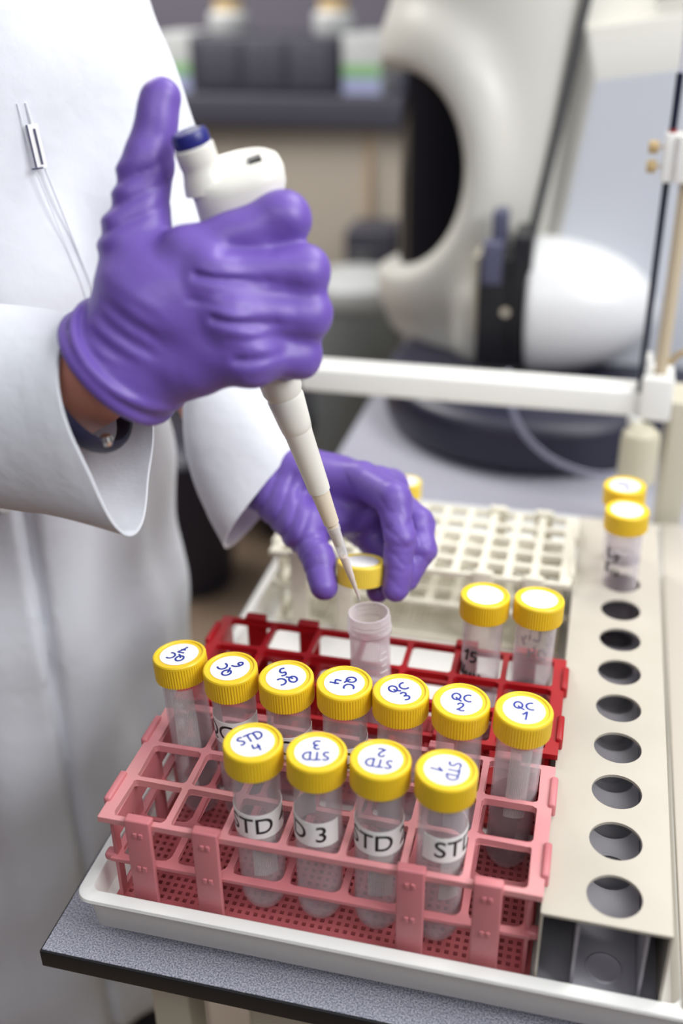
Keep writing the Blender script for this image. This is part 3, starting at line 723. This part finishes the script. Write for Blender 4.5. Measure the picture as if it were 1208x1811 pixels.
LH = {'fore':(-70.4,328.5,170.4),'wrist':(-10.7,297.2,170.7),'palmA':(39.0,286.6,177.3),'palmB':(75.5,290.9,176.7),'mcp1':(98.4,272.5,187.9),'mcp2':(107,292,175),'mcp3':(113.6,308.8,166.0),'mcp4':(112.3,316.2,150.2),
 'pip1':(129.6,242.3,190.6),'pip2':(146,256,164),'pip3':(143.1,272.5,145.6),'pip4':(132.0,289.4,132.4),'dip1':(138.8,223.5,166.8),'dip2':(152.4,239.1,152.6),'dip3':(137.1,244.0,130.3),'dip4':(123.4,263.6,117.0),
 'tip1':(139.0,207.3,134.9),'tip2':(143.1,221.7,133.7),'tip3':(122.0,222.9,120.0),'tip4':(115.4,247.4,112.5),'tcmc':(23.5,274.1,170.1),'tmcp':(58.9,239.3,158.2),'tip_ip':(77.3,215.6,148.9),'ttip':(86.4,198.4,134.5)}
SHR, SHL, ELR, ELL = (-370, 215, 520), (-172, 385, 535), (-275, 118, 300), (-73, 348, 340)

# -- the body: one continuous skinned figure (head and shoulders stay above the picture)
def make_body():
    V = {}; E = []; R = {}
    def v(n, p, r): V[n] = p; R[n] = r
    v('pelvis', (-246, 302, 60), 80); v('waist', (-246, 302, 200), 78); v('chest', (-246, 302, 400), 84); v('neckbase', (-236, 290, 560), 60); v('neck', (-230, 282, 640), 48); v('head', (-215, 262, 730), 75); v('crown', (-210, 258, 800), 55)
    E += [('pelvis', 'waist'), ('waist', 'chest'), ('chest', 'neckbase'), ('neckbase', 'neck'), ('neck', 'head'), ('head', 'crown')]
    v('shr', SHR, 45); v('shl', SHL, 45); E += [('chest', 'shr'), ('chest', 'shl')]
    v('elr', ELR, 36); v('ell', ELL, 36)
    v('far', (-110, 92, 303), 38); v('wrr', (-40, 81, 322), 34); v('wrr2', (-8, 82, 341), 32)
    v('fal', (-50, 330, 230), 32); v('wrl', LH['wrist'], 22)
    E += [('shr', 'elr'), ('elr', 'far'), ('far', 'wrr'), ('wrr', 'wrr2'), ('shl', 'ell'), ('ell', 'fal'), ('fal', 'wrl')]
    for tg, D, wr, pal in (('r', RH, 'wrr2', ('palm',)), ('l', LH, 'wrl', ('palmA',))):
        p = 'pm'+tg; v(p, D[pal[0]], 14); E.append((wr, p))
        for k in '1234':
            v('m'+k+tg, D['mcp'+k], 8); v('p'+k+tg, D['pip'+k], 7); v('d'+k+tg, D['dip'+k], 6.5); v('t'+k+tg, D['tip'+k], 5.5)
            E += [(p, 'm'+k+tg), ('m'+k+tg, 'p'+k+tg), ('p'+k+tg, 'd'+k+tg), ('d'+k+tg, 't'+k+tg)]
        v('tc'+tg, D['tmcp'], 8); v('ti'+tg, D['tip_ip'], 7.5); v('tt'+tg, D['ttip'], 6.5); E += [(p, 'tc'+tg), ('tc'+tg, 'ti'+tg), ('ti'+tg, 'tt'+tg)]
    for s, (hx, hy2) in (('a', (-305, 260)), ('b', (-187, 344))):
        v('hip'+s, (hx*0.6-98, hy2*0.6+121, 20), 50); v('knee'+s, (hx+15, hy2-20, -380), 55); v('ank'+s, (hx+10, hy2, -760), 36); v('toe'+s, (hx+60, hy2-110, -800), 26)
        E += [('pelvis', 'hip'+s), ('hip'+s, 'knee'+s), ('knee'+s, 'ank'+s), ('ank'+s, 'toe'+s)]
    names = list(V); ix = {n: i for i, n in enumerate(names)}
    me = bpy.data.meshes.new('person'); L = Vector(person_loc)
    me.from_pydata([(Vector(V[n])-L)*SC for n in names], [(ix[a], ix[b]) for a, b in E], [])
    o = bpy.data.objects.new('person', me); col.objects.link(o)
    sk = o.modifiers.new('skin', 'SKIN'); sk.use_smooth_shade = True
    for n in names:
        d = me.skin_vertices[0].data[ix[n]]; d.radius = (R[n]*SC, R[n]*SC); d.use_root = (n == 'pelvis')
    sb = o.modifiers.new('sub', 'SUBSURF'); sb.levels = 2; sb.render_levels = 2
    dg = bpy.context.evaluated_depsgraph_get(); m2 = bpy.data.meshes.new_from_object(o.evaluated_get(dg))
    m2.name = 'person'; o.modifiers.clear(); o.data = m2; m2.materials.clear(); m2.materials.append(MT['skin'])
    m2.polygons.foreach_set('material_index', [0]*len(m2.polygons)); m2.polygons.foreach_set('use_smooth', [True]*len(m2.polygons))
    o.location = L*SC
    return o
person = make_body()
tag(person, 'person in a white lab coat and purple gloves pipetting into an open tube', 'person')

# -- gloves
def glove_right(X, Y, Z):
    C = lambda a, b, ra, rb: cap_sdf(X, Y, Z, a if not isinstance(a, str) else RH[a], b if not isinstance(b, str) else RH[b], ra, rb)
    ringp = RH['ring']
    d = C(ringp, 'palm', 35, 27)
    d = smin(d, C((1.5, 79, 334.5), 'hyp', 29, 21), 12)
    for m, r in (('mcp1', 14.5), ('mcp2', 14), ('mcp3', 13.5), ('mcp4', 13)): d = smin(d, C('palm', m, 24, r), 9)
    d = smin(d, C('hyp', 'mcp4', 21, 14), 9)
    d = smin(d, C('mcp1', 'mcp2', 13, 13), 8); d = smin(d, C('mcp2', 'mcp3', 13, 13), 8); d = smin(d, C('mcp3', 'mcp4', 13, 13), 8)
    for k, r in (('1', 14.2), ('2', 13.6), ('3', 13.0), ('4', 12.4)):
        f = C('mcp'+k, 'pip'+k, r+0.8, r); f = smin(f, C('pip'+k, 'dip'+k, r, r-2), 6); f = smin(f, C('dip'+k, 'tip'+k, r-2, r-3.5), 4)
        d = smin(d, f, 6.5)
    th = C('tcmc', 'tmcp', 23, 18); th = smin(th, C('tmcp', 'tip_ip', 18, 13.5), 7); th = smin(th, C('tip_ip', 'ttip', 13.2, 11.6), 6)
    d = smin(d, th, 12)
    d = smin(d, C((24, 98, 386), 'tmcp', 9, 11), 6)
    # folds of the stretched rubber: bulges at the thumb base, long creases between and across the fingers
    tb = (Z-410)*0.98-(X-8)*0.12; nx = np.clip((26-X)/14, 0, 1)
    d = d-2.6*nx*np.clip((14-X)/16, 0, 1)*sum(np.exp(-((tb-c-0.25*(X+5))/w)**2) for c, w in ((14, 4.2), (25, 4.4), (2, 5), (36, 4)))
    d = d+1.5*np.clip((30-X)/20, 0, 1)*sum(np.exp(-((tb-c-0.30*(X-4))/1.8)**2) for c in (8.5, 19.5, 30.5))
    d = d+0.7*np.sin(0.34*X+0.55*Z+0.12*Y)*np.clip((395-Z)/20, 0, 1)*np.clip((X+5)/10, 0, 1)*np.clip((40-X)/10, 0, 1)*np.clip((Z-352)/8, 0, 1)
    near = np.clip((124-Y)/8, 0, 1)
    def crease(pts, r, depth):
        nonlocal d
        for a, b in zip(pts[:-1], pts[1:]):
            q = cap_sdf(X, Y*0.22, Z, (a[0], a[1]*0.22, a[2]), (b[0], b[1]*0.22, b[2]), 0, 0)
            d = d+depth*np.exp(-(q/r)**2)*near
    crease([(68, 79, 411), (90, 85, 409), (114, 90, 408.5)], 2.4, 3.2)
    crease([(56, 71, 400), (90, 77, 394.5), (121, 82, 388)], 2.0, 3.0)
    crease([(66, 66, 379), (96, 70, 373.5), (127, 75, 366)], 2.2, 3.2)
    crease([(78, 60, 357), (100, 66, 357.5), (122, 70, 359.5)], 2.2, 2.6)
    crease([(52, 68, 388), (82, 71, 383.5)], 1.6, 0.8)
    crease([(60, 68, 404.5), (86, 76, 401)], 1.5, 0.8)
    crease([(74, 66, 368.5), (104, 70, 365)], 1.6, 0.8)
    crease([(84, 62, 347), (108, 68, 347)], 1.6, 0.8)
    crease([(96, 90, 419), (108, 92, 411)], 2.0, 1.8)
    d = d+0.3*np.sin(0.16*X+0.23*Z+0.1*Y)
    # cuff end
    nrm = np.array([0.72, 0.05, 0.69]); nrm /= np.linalg.norm(nrm)
    cut = (X-ringp[0])*nrm[0]+(Y-ringp[1])*nrm[1]+(Z-ringp[2])*nrm[2]
    d = smax(d, -cut-3, 3)
    # rolled rim, with a second looser roll above it
    px, py_, pz_ = X-ringp[0]-cut*nrm[0], Y-ringp[1]-cut*nrm[1], Z-ringp[2]-cut*nrm[2]
    rad = np.sqrt(px*px+py_*py_+pz_*pz_); an = np.arctan2(py_, pz_)
    roll = np.sqrt((rad-36.5)**2+(cut-0.8*np.sin(3*an))**2)-4.4
    roll2 = np.sqrt((rad-37.5)**2+(cut-9.5-2.5*np.sin(2*an+1))**2)-2.6
    d = smin(d, roll, 2.2); d = smin(d, roll2, 3.5)
    return d
gr = surface('glove', glove_right, (-56, 24, 288), (132, 182, 500), 1.45, MT['glove'], person)
def glove_left(X, Y, Z):
    C = lambda a, b, ra, rb: cap_sdf(X, Y, Z, a if not isinstance(a, str) else LH[a], b if not isinstance(b, str) else LH[b], ra, rb)
    d = C((-30, 306, 171), 'wrist', 29, 26); d = smin(d, C('wrist', 'palmA', 26, 24), 10); d = smin(d, C('palmA', 'palmB', 23, 20), 10)
    for m, r in (('mcp1', 14), ('mcp2', 14), ('mcp3', 13), ('mcp4', 12)): d = smin(d, C('palmA', m, 20, r), 9)
    d = smin(d, C('mcp1', 'mcp2', 12.5, 12.5), 8); d = smin(d, C('mcp2', 'mcp3', 12.5, 12), 8); d = smin(d, C('mcp3', 'mcp4', 12, 11.5), 8)
    for k, r in (('1', 12.8), ('2', 12.4), ('3', 11.6), ('4', 10.6)):
        f = C('mcp'+k, 'pip'+k, r+1.6, r); f = smin(f, C('pip'+k, 'dip'+k, r, r-1), 5); f = smin(f, C('dip'+k, 'tip'+k, r-1, r-2.6), 4)
        d = smin(d, f, 4.0)
    d = smin(d, C((66, 288, 165), (112, 292, 150), 24, 17), 10); d = smin(d, C('tmcp', (112, 290, 155), 15, 14), 12); d = smin(d, C((95, 285, 140), (120, 268, 128), 16, 13), 8)
    th = C('tcmc', 'tmcp', 22, 16.5); th = smin(th, C('tmcp', 'tip_ip', 15, 12.2), 7); th = smin(th, C('tip_ip', 'ttip', 12.2, 10.6), 5)
    d = smin(d, th, 9)
    a = np.array(LH['tmcp']); b = np.array(LH['ttip']); t = ((X-a[0])*(b-a)[0]+(Y-a[1])*(b-a)[1]+(Z-a[2])*(b-a)[2])/float(np.linalg.norm(b-a))
    thm = np.clip((104-X)/8, 0, 1)
    d = d+0.7*thm*sum(dp*np.exp(-((t-c+sl*(X-75))/w)**2) for c, w, dp, sl in ((14, 1.7, 1.6, 0.35), (21, 1.6, 1.4, -0.25), (27, 1.5, 1.3, 0.3), (33, 1.6, 1.2, 0.1), (42, 1.6, 0.9, -0.3)))
    fi = np.clip((X-116)/8, 0, 1); zz = Z+0.2*(X-135)
    d = d+0.5*fi*sum(dp*np.exp(-((zz-c+sl*(X-138)+1.5*np.sin(0.4*X))/w)**2) for c, w, dp, sl in ((186, 1.5, 1.5, 0.3), (181, 1.4, 1.2, -0.35), (174, 1.5, 1.5, 0.4), (168, 1.4, 1.3, -0.3), (161, 1.4, 1.3, 0.35), (152, 1.4, 0.9, -0.3), (144, 1.3, 0.8, 0.4)))
    # long drag folds from the cuff and thumb root over the back of the hand
    bk = np.clip((92-X)/20, 0, 1)*np.clip((X+25)/10, 0, 1)*np.clip((196-Z)/6, 0, 1)
    ph = (X-0.55*(Z-170)+0.25*(Y-280))
    d = d+bk*sum(dp*np.exp(-((ph-c)/w)**2) for c, w, dp in ((-8, 2.2, 1.4), (6, 2.0, 1.2), (17, 2.0, 1.5), (30, 1.8, 1.3), (41, 1.8, 1.5), (52, 1.8, 1.2)))
    d = d+0.8*np.exp(-((X-100+0.9*(Z-182))/2.0)**2)*np.clip((Z-160)/10, 0, 1)*np.clip((270-Y)/10, 0, 1)
    d = d+0.25*np.sin(0.13*X+0.2*Z+0.15*Y)
    return smax(d, -(X+28), 3)
gl = surface('glove', glove_left, (-70, 180, 80), (174, 350, 224), 1.5, MT['glove'], person)

# -- bracelet on the near wrist
ax = Vector((23, 2, 15)).normalized(); c0 = Vector((-24, 80, 323))
pts = []; u = ax.orthogonal().normalized(); v_ = ax.cross(u)
for k in range(41): t = 2*pi*k/40; pts.append(c0+(u*cos(t)+v_*sin(t))*34.5)
br = MB().tube(pts, 6.0, 10, flat=(tuple(u), 0.5)).build('bracelet', MT['strap'], person)
MB().lathe([(0.01, -4), (3, -3), (4.2, 0), (3, 3), (0.01, 4)], (-3, 61, 304), n=16).build('bead', MT['chrome'], br)

# -- lab coat
TC, TF, TL = (-246, 302), (0.58, -0.815), (0.815, 0.58)
def coat_sdf(X, Y, Z):
    u = (X-TC[0])*TL[0]+(Y-TC[1])*TL[1]; v = (X-TC[0])*TF[0]+(Y-TC[1])*TF[1]
    th = np.arctan2(v/115, u/160)
    t = np.clip((300-Z)/700, 0, 1)
    fold = (1-np.clip((Z-150)/200, 0, 1))*(8*np.sin(5*th+0.004*Z+0.6)+5*np.sin(11*th-0.006*Z))+3*np.sin(0.028*Z+2*u/160+1.5*np.sin(0.012*Z))+2.0*np.sin(0.05*Z-0.04*u)
    a = 147+8*t; b = 115+14*t
    rr = np.sqrt((u/a)**2+(v/b)**2)
    d = (rr-1)*np.minimum(a, b)*1.05-fold*0.8
    d = smax(d, np.abs(Z-30)-515, 25)
    # overlapping front edge
    fl = np.clip((u+60)/10, 0, 1)*np.clip((12-u)/2, 0, 1)*np.where(v > 0, 1, 0)
    d = d-4.0*fl+14.0*np.exp(-((u-16)/4.5)**2)*np.where(v > 0, 1, 0)*np.clip((250-Z)/60, 0.3, 1)
    d = smin(d, cap_sdf(X, Y, Z, SHL, ELL, 60, 57)-2.5*np.sin(0.06*Z+0.03*X), 30)
    d = smin(d, cap_sdf(X, Y, Z, SHR, ELR, 66, 62), 30)
    d = smin(d, cap_sdf(X, Y, Z, SHL, SHR, 62, 62), 30)
    return d
coat = surface('lab_coat', coat_sdf, (-470, 30, -500), (30, 520, 620), 4.6, MT['coat'], person)
def sleeve(name, path, up_dir, rx, ry, thick, foldf, nseg=72, rings=40):
    """hollow sleeve: outer and inner cloth, open at the cuff end"""
    P = [Vector(p) for p in path]; mb = MB(); outer = []; inner = []
    L = len(P)-1
    for i in range(rings+1):
        s = i/rings*L; k = min(int(s), L-1); f = s-k
        p0, p1, p2, p3 = P[max(k-1, 0)], P[k], P[k+1], P[min(k+2, L)]
        c = 0.5*((2*p1)+(-p0+p2)*f+(2*p0-5*p1+4*p2-p3)*f*f+(-p0+3*p1-3*p2+p3)*f**3)
        tg = ((p2-p0)*(1-f)+(p3-p1)*f).normalized()
        e1 = Vector(up_dir[0])*(1-i/rings)+Vector(up_dir[1])*(i/rings); e2 = tg.cross(e1); e2 = e2.normalized(); e1 = e1.normalized()
        w = i/rings
        for lst, off in ((outer, 0), (inner, -thick)):
            row = []
            for q in range(nseg):
                t = 2*pi*q/nseg; fo = foldf(w, t) if off == 0 or w > 0.55 else 0
                x = rx(w)+off; y = ry(w)+off
                row.append(c+e1*(x+fo)*cos(t)+e2*(y+fo)*sin(t))
            lst.append(row)
    # rolled edge between outer and inner
    n = nseg; vs = []; fs = []
    rows = outer+inner[::-1]
    for r in rows: vs += r
    for i in range(len(rows)-1):
        for k in range(n): k2 = (k+1) % n; fs.append((i*n+k, i*n+k2, (i+1)*n+k2, (i+1)*n+k))
    mb.add(vs, fs)
    return mb.build(name, MT['coat'], coat, angle=70)
def fold_r(w, t):
    hem = -0.9*math.exp(-((w-0.86)/0.012)**2)
    return hem+3.2*sin(9*w*3.0+2*t)*sin(t*1.0+0.7)*(1-w*0.5)+2.2*sin(4*t+8*w)*w+4.0*w*w*cos(3*t+0.4)
d1 = Vector((8.7, -12.7, -27.5)).normalized()
sleeve('sleeve', [(-330, 140, 310), (-262, 118, 303), (-190, 104, 303), (-105, 92, 307), (-8, 80, 309)], ((0, -0.35, -0.94), tuple(d1)), lambda w: 60+3*w, lambda w: 60-14*w, 2.2, fold_r)
def fold_l(w, t):
    return 2.4*sin(24*w+2*t)*(1-w)+2.0*sin(4*t+6*w)*w-0.9*math.exp(-((w-0.84)/0.014)**2)
sleeve('sleeve', [(-95, 352, 385), (-72, 346, 335), (-52, 330, 272), (-26, 310, 210), (12, 290, 154)], ((0.3, -0.4, -0.85), (-0.55, -0.3, -0.78)), lambda w: 57-2*w, lambda w: 57-9*w, 2.2, fold_l)
# pocket and its little printed tag
def on_coat(px, z, off=0.0, depth=None):
    """a point on the front of the coat, px millimetres along its width"""
    v = 115*sqrt(max(0.0, 1-(px/148)**2))+off
    return Vector((TC[0]+TL[0]*px+TF[0]*v, TC[1]+TL[1]*px+TF[1]*v, z))
def coat_patch(mb, x0, x1, z0, z1, skew=0.0, off=3.0, th=1.2, n=14):
    vs = []; fs = []
    for o2 in (off, off+th):
        for i in range(n+1):
            for j in range(n+1):
                z = z0+(z1-z0)*j/n; vs.append(on_coat(x0+(x1-x0)*i/n+skew*(z-z1), z, o2))
    m = (n+1)**2
    for i in range(n):
        for j in range(n):
            a = i*(n+1)+j; b = a+n+1; fs.append((m+a, m+b, m+b+1, m+a+1)); fs.append((a+1, b+1, b, a))
    for i in range(n):
        for (a, b) in ((i*(n+1), (i+1)*(n+1)), ((i+1)*(n+1)+n, i*(n+1)+n), ((i+1), i), (n*(n+1)+i, n*(n+1)+i+1)):
            fs.append((a, b, m+b, m+a))
    return mb.add(vs, fs)
def coat_line(mb, pts, r, off):
    out = []
    for (a, za), (b, zb) in zip(pts[:-1], pts[1:]):
        for k in range(8): out.append(on_coat(a+(b-a)*k/8, za+(zb-za)*k/8, off))
    out.append(on_coat(pts[-1][0], pts[-1][1], off)); return mb.tube(out, r, 8)
coat_line(coat_line(MB(), [(63, 462), (70, 418), (81, 376), (93, 330), (100, 290)], 1.0, 2.2), [(57, 462), (63, 418), (74, 376), (86, 330), (93, 290)], 0.5, 2.2).build('pocket_edge', MT['coat'], coat)
coat_patch(MB(), 60, 69, 418, 448, -0.10, 3.2, 1.0).build('pocket_tag', MT['paper'], coat)
pt = MB(); coat_patch(pt, 60.3, 61.6, 418, 448, -0.10, 4.4, 0.4); coat_patch(pt, 65.2, 66.8, 421, 445, -0.10, 4.4, 0.4); coat_patch(pt, 60.3, 68.6, 418, 419.2, -0.10, 4.4, 0.4)
pt.build('tag_print', MT['slate'], coat)
for z in (300, 170, -186, -300):
    p = on_coat(2, z, 7); MB().lathe([(0.01, -4), (6, -4), (6.5, 0), (6, 1.4), (0.01, 1)], p, (TF[0], TF[1], 0), n=24).build('button', MT['white'], coat)
# trousers and shoes below the hem
def legs_sdf(X, Y, Z):
    d = None
    for hx, hy2 in ((-305, 260), (-187, 344)):
        c = smin(cap_sdf(X, Y, Z, (hx, hy2, 20), (hx+15, hy2-20, -380), 66, 60), cap_sdf(X, Y, Z, (hx+15, hy2-20, -380), (hx+10, hy2, -770), 60, 54), 12)
        d = c if d is None else smin(d, c, 15)
    return smax(d, -(Z+785), 4)
surface('trousers', legs_sdf, (-420, 120, -795), (-60, 460, 130), 9, MT['trousers'], person)
for hx, hy2 in ((-305, 260), (-187, 344)):
    def shoe(X, Y, Z, hx=hx, hy2=hy2):
        d = smin(cap_sdf(X, Y, Z, (hx, hy2+20, -795), (hx+70, hy2-130, -805), 44, 36), cap_sdf(X, Y, Z, (hx+8, hy2, -795), (hx+8, hy2, -765), 46, 46), 15)
        return smax(d, -(Z-FLOOR-1), 3)
    surface('shoe', shoe, (hx-60, hy2-190, FLOOR-2), (hx+130, hy2+90, -700), 5, MT['black'], person)

# ================================================================== the big instrument behind
ins = thing('spectrometer', 'large pale grey laboratory instrument with a smoked oval window and white cone', 'laboratory instrument', (150, 1150, TABLE))
OPc, OPn = Vector((-52, 1085, 277)), Vector((-0.2, 0.97, -0.12)).normalized()
OPr = Vector((0.97, 0.22, 0)).normalized(); OPu = OPr.cross(OPn).normalized()
if OPu.z < 0: OPu = -OPu
def col_sdf(X, Y, Z, g=0):
    r = np.sqrt(((X-118)/(180-g))**2+((Y-1200)/(200-g))**2); d = (r-1)*(180-g)
    return smax(d, np.abs(Z-430)-405+g, 30)
def ins_sdf(X, Y, Z):
    d = col_sdf(X, Y, Z)
    # lower front bulge beside the black module
    d = smin(d, rbox_sdf(X, Y, Z, (128, 1010, 95), (62, 52, 68), 40), 25)
    rx, ry, rz = X-OPc.x, Y-OPc.y, Z-OPc.z
    a = rx*OPr.x+ry*OPr.y+rz*OPr.z; b = rx*OPu.x+ry*OPu.y+rz*OPu.z
    e = (np.sqrt((a/104)**2+(b/140)**2)-1)*112
    lip = np.sqrt(np.minimum(e-14, 0)**2+(np.maximum(e-14, 0)*0.55)**2+(col_sdf(X, Y, Z))**2)-21
    front = np.where(Y < 1260, 1, 0)
    d = np.where(front, smin(d, lip, 26), d)
    hole = smax(e, np.abs(col_sdf(X, Y, Z))-60, 6)
    d = np.where(front, smax(d, -hole, 5), d)
    return d
surface('housing', ins_sdf, (-120, 930, 10), (330, 1430, 850), 7.0, MT['inst'], ins, 2)
surface('smoked_window', lambda X, Y, Z: col_sdf(X, Y, Z, 12), (-100, 980, 60), (260, 1420, 560), 9, MT['window'], ins)
def base_sdf(X, Y, Z):
    r = np.sqrt(((X-190)/215)**2+((Y-985)/238)**2); d = (r-1)*215
    return smax(d, np.abs(Z-8)-36, 22)
surface('base_plinth', base_sdf, (-40, 730, TABLE-0.1), (420, 1240, 50), 6, MT['navy'], ins)
# slanted panel box on the right
pb = MB()
fr = [(228, 998, 415), (640, 998, 470), (640, 998, TABLE), (168, 998, TABLE)]
mid = [(213, 1020, 468), (640, 1020, 530), (640, 1020, TABLE), (147, 1020, TABLE)]
back = [(213, 1500, 474), (640, 1500, 536), (640, 1500, TABLE), (147, 1500, TABLE)]
pb.add(fr+mid+back, [(3, 2, 1, 0), (0, 1, 5, 4), (1, 2, 6, 5), (2, 3, 7, 6), (3, 0, 4, 7), (4, 5, 9, 8), (5, 6, 10, 9), (6, 7, 11, 10), (7, 4, 8, 11), (8, 9, 10, 11)])
pb.build('side_cabinet', MT['inst'], ins, angle=25, bevel=4)
MB().hexa([(231, 996.5, 411), (636, 996.5, 464), (636, 996.5, TABLE+4), (173, 996.5, TABLE+4)], [(231, 1000, 411), (636, 1000, 464), (636, 1000, TABLE+4), (173, 1000, TABLE+4)]).build('front_panel', MT['inst_panel'], ins, smooth=False)
MB().tube([(218, 1016, 540), (208, 1014, 480), (190, 1010, 352), (168, 1006, 222), (150, 1004, 33)], [6, 6, 6, 6, 6], 10).build('seam', MT['seam'], ins)
# white cone
def cone_sdf(X, Y, Z):
    d = ell_sdf(X, Y, Z, (172, 968, 131), (168, 92, 92))
    return smax(d, -((X-172)+0.03*(Z-131)), 6)
surface('cone_housing', cone_sdf, (160, 860, 30), (350, 1070, 232), 5, MT['inst_white'], ins)
# black module between housing and cone
md = MB()
md.rbox(108, 172, 905, 985, 62, 205, 4).rbox(150, 176, 900, 985, 70, 236, 3)
mdo = md.build('torch_module', MT['module'], ins)
m = MB().rbox(112, 138, 898, 930, 172, 226, 3).rbox(120, 140, 925, 960, 215, 262, 5); m.build('bracket', MT['slate'], mdo)
MB().rbox(100, 108, 915, 975, 100, 205, 2).build('side_plate', MT['cream'], mdo)
MB().lathe([(0.01, 0), (6, 0), (6, 6), (0.01, 6)], (146, 905, 138), (0, -1, 0), n=20).build('port', MT['chrome'], mdo)
MB().rbox(112, 170, 915, 980, 46, 64, 4).build('drain_block', MT['seam'], mdo)

# ================================================================== far background
ctr = thing('counter', 'dark grey counter along the far wall', 'counter', (-620, 2600, FLOOR))
MB().rbox(-1700, -150, 2250, 2990, 172, 246, 3).build('counter_top', MT['counter'], ctr)
MB().box(-1700, -150, 2290, 2985, FLOOR, 172).build('cabinet_front', MT['beige'], ctr, smooth=False)
MB().rbox(-352, -338, 2276, 2291, FLOOR, 172, 2).build('edge_strip', MT['tan'], ctr)
dv = thing('black_case', 'wide dark equipment case on the far counter', 'equipment case', (-620, 2400, 246))
MB().rbox(-815, -430, 2300, 2560, 246, 380, 6).build('case_body', MT['dark'], dv)
for k in range(3): MB().rbox(-790+120*k, -690+120*k, 2296, 2302, 262, 366, 2).build('case_door', MT['counter'], dv)
for x, lab in ((-925, 'white carton with green stripe left of the dark case'), (-420, 'white carton with green stripe right of the dark case')):
    cb = thing('carton', lab, 'box', (x+50, 2400, 246), 'striped cartons on the far counter')
    MB().rbox(x, x+100, 2310, 2500, 246, 386, 2).build('carton_body', MT['lid'], cb)
    MB().box(x+2, x+98, 2308, 2310.5, 288, 318).build('green_stripe', MT['green'], cb, smooth=False)
    MB().box(x+2, x+98, 2308, 2310.5, 250, 286).build('blue_card', MT['bluebox'], cb, smooth=False)
for x, lab in ((-745, 'white jar on the left of the dark case'), (-463, 'white jar on the right of the dark case')):
    jr = thing('jar', lab, 'jar', (x, 2400, 380), 'white jars on the dark case')
    MB().lathe([(0.01, 380), (48, 380), (52, 386), (52, 425), (44, 436), (0.01, 436)], (x, 2400, 0), n=32).build('jar_body', MT['lid'], jr)
    MB().lathe([(0.01, 436), (36, 436), (36, 462), (0.01, 462)], (x, 2400, 0), n=32).build('jar_lid', MT['brass'], jr)
dr = thing('drum', 'grey bin with a pale domed lid beside the instrument', 'bin', (-288, 1900, FLOOR))
MB().lathe([(0.01, FLOOR), (95, FLOOR), (108, FLOOR+20), (112, -150), (0.01, -150)], (-288, 1900, 0)).build('drum_body', MT['drum'], dr)
MB().lathe([(116, -152), (118, -140), (112, -112), (90, -96), (0.01, -88)], (-288, 1900, 0)).build('drum_lid', MT['lid'], dr)
bn = thing('machine', 'dark grey machine standing against the far beige cabinet', 'machine', (-400, 2160, FLOOR))
MB().rbox(-365, -240, 2090, 2240, FLOOR, -40, 8).build('machine_body', MT['dark'], bn)
MB().rbox(-350, -290, 2082, 2095, -200, -90, 4).build('machine_panel', MT['seam'], bn)
def make_chair(x, y, rz, label, zs):
    t = thing('office_chair', label, 'chair', (0, 0, FLOOR))
    MB().rbox(-190, 190, 150, 190, 40+zs, 330+zs, 18).build('backrest', MT['black'], t)
    MB().rbox(-20, 20, 190, 215, -330+zs, 150+zs, 6).build('back_post', MT['black'], t)
    MB().rbox(-215, 215, -200, 190, -360+zs, -300+zs, 22).build('seat', MT['trousers'], t)
    MB().lathe([(28, FLOOR+90), (28, -355+zs)], n=20).build('column', MT['seam'], t)
    for k in range(5):
        a = 2*pi*k/5; MB().tube([(0, 0, FLOOR+95), (165*cos(a), 165*sin(a), FLOOR+62)], [24, 16], 10).build('base_arm', MT['black'], t)
        MB().lathe([(26, -12), (26, 12)], (165*cos(a), 165*sin(a), FLOOR+27), (-sin(a), cos(a), 0), n=20).build('castor', MT['black'], t)
    t.location = Vector((x, y, FLOOR))*SC; t.rotation_euler = (0, 0, rz)
    return t
make_chair(-640, 2030, 2.9, 'black office chair with its backrest in front of the far cabinet', -195)
wb = thing('waste_bin', 'dark navy waste bin on the floor between the lab coat and the bench', 'bin', (-654, 1650, FLOOR))
MB().lathe([(0.01, FLOOR), (95, FLOOR), (100, FLOOR+6), (125, -470), (122, -466), (0.01, -470)], (-654, 1650, 0)).build('bin_body', MT['navy'], wb)
MB().lathe([(128, -470), (128, -455), (110, -440), (0.01, -430)], (-654, 1650, 0)).build('bin_lid', MT['navy'], wb)
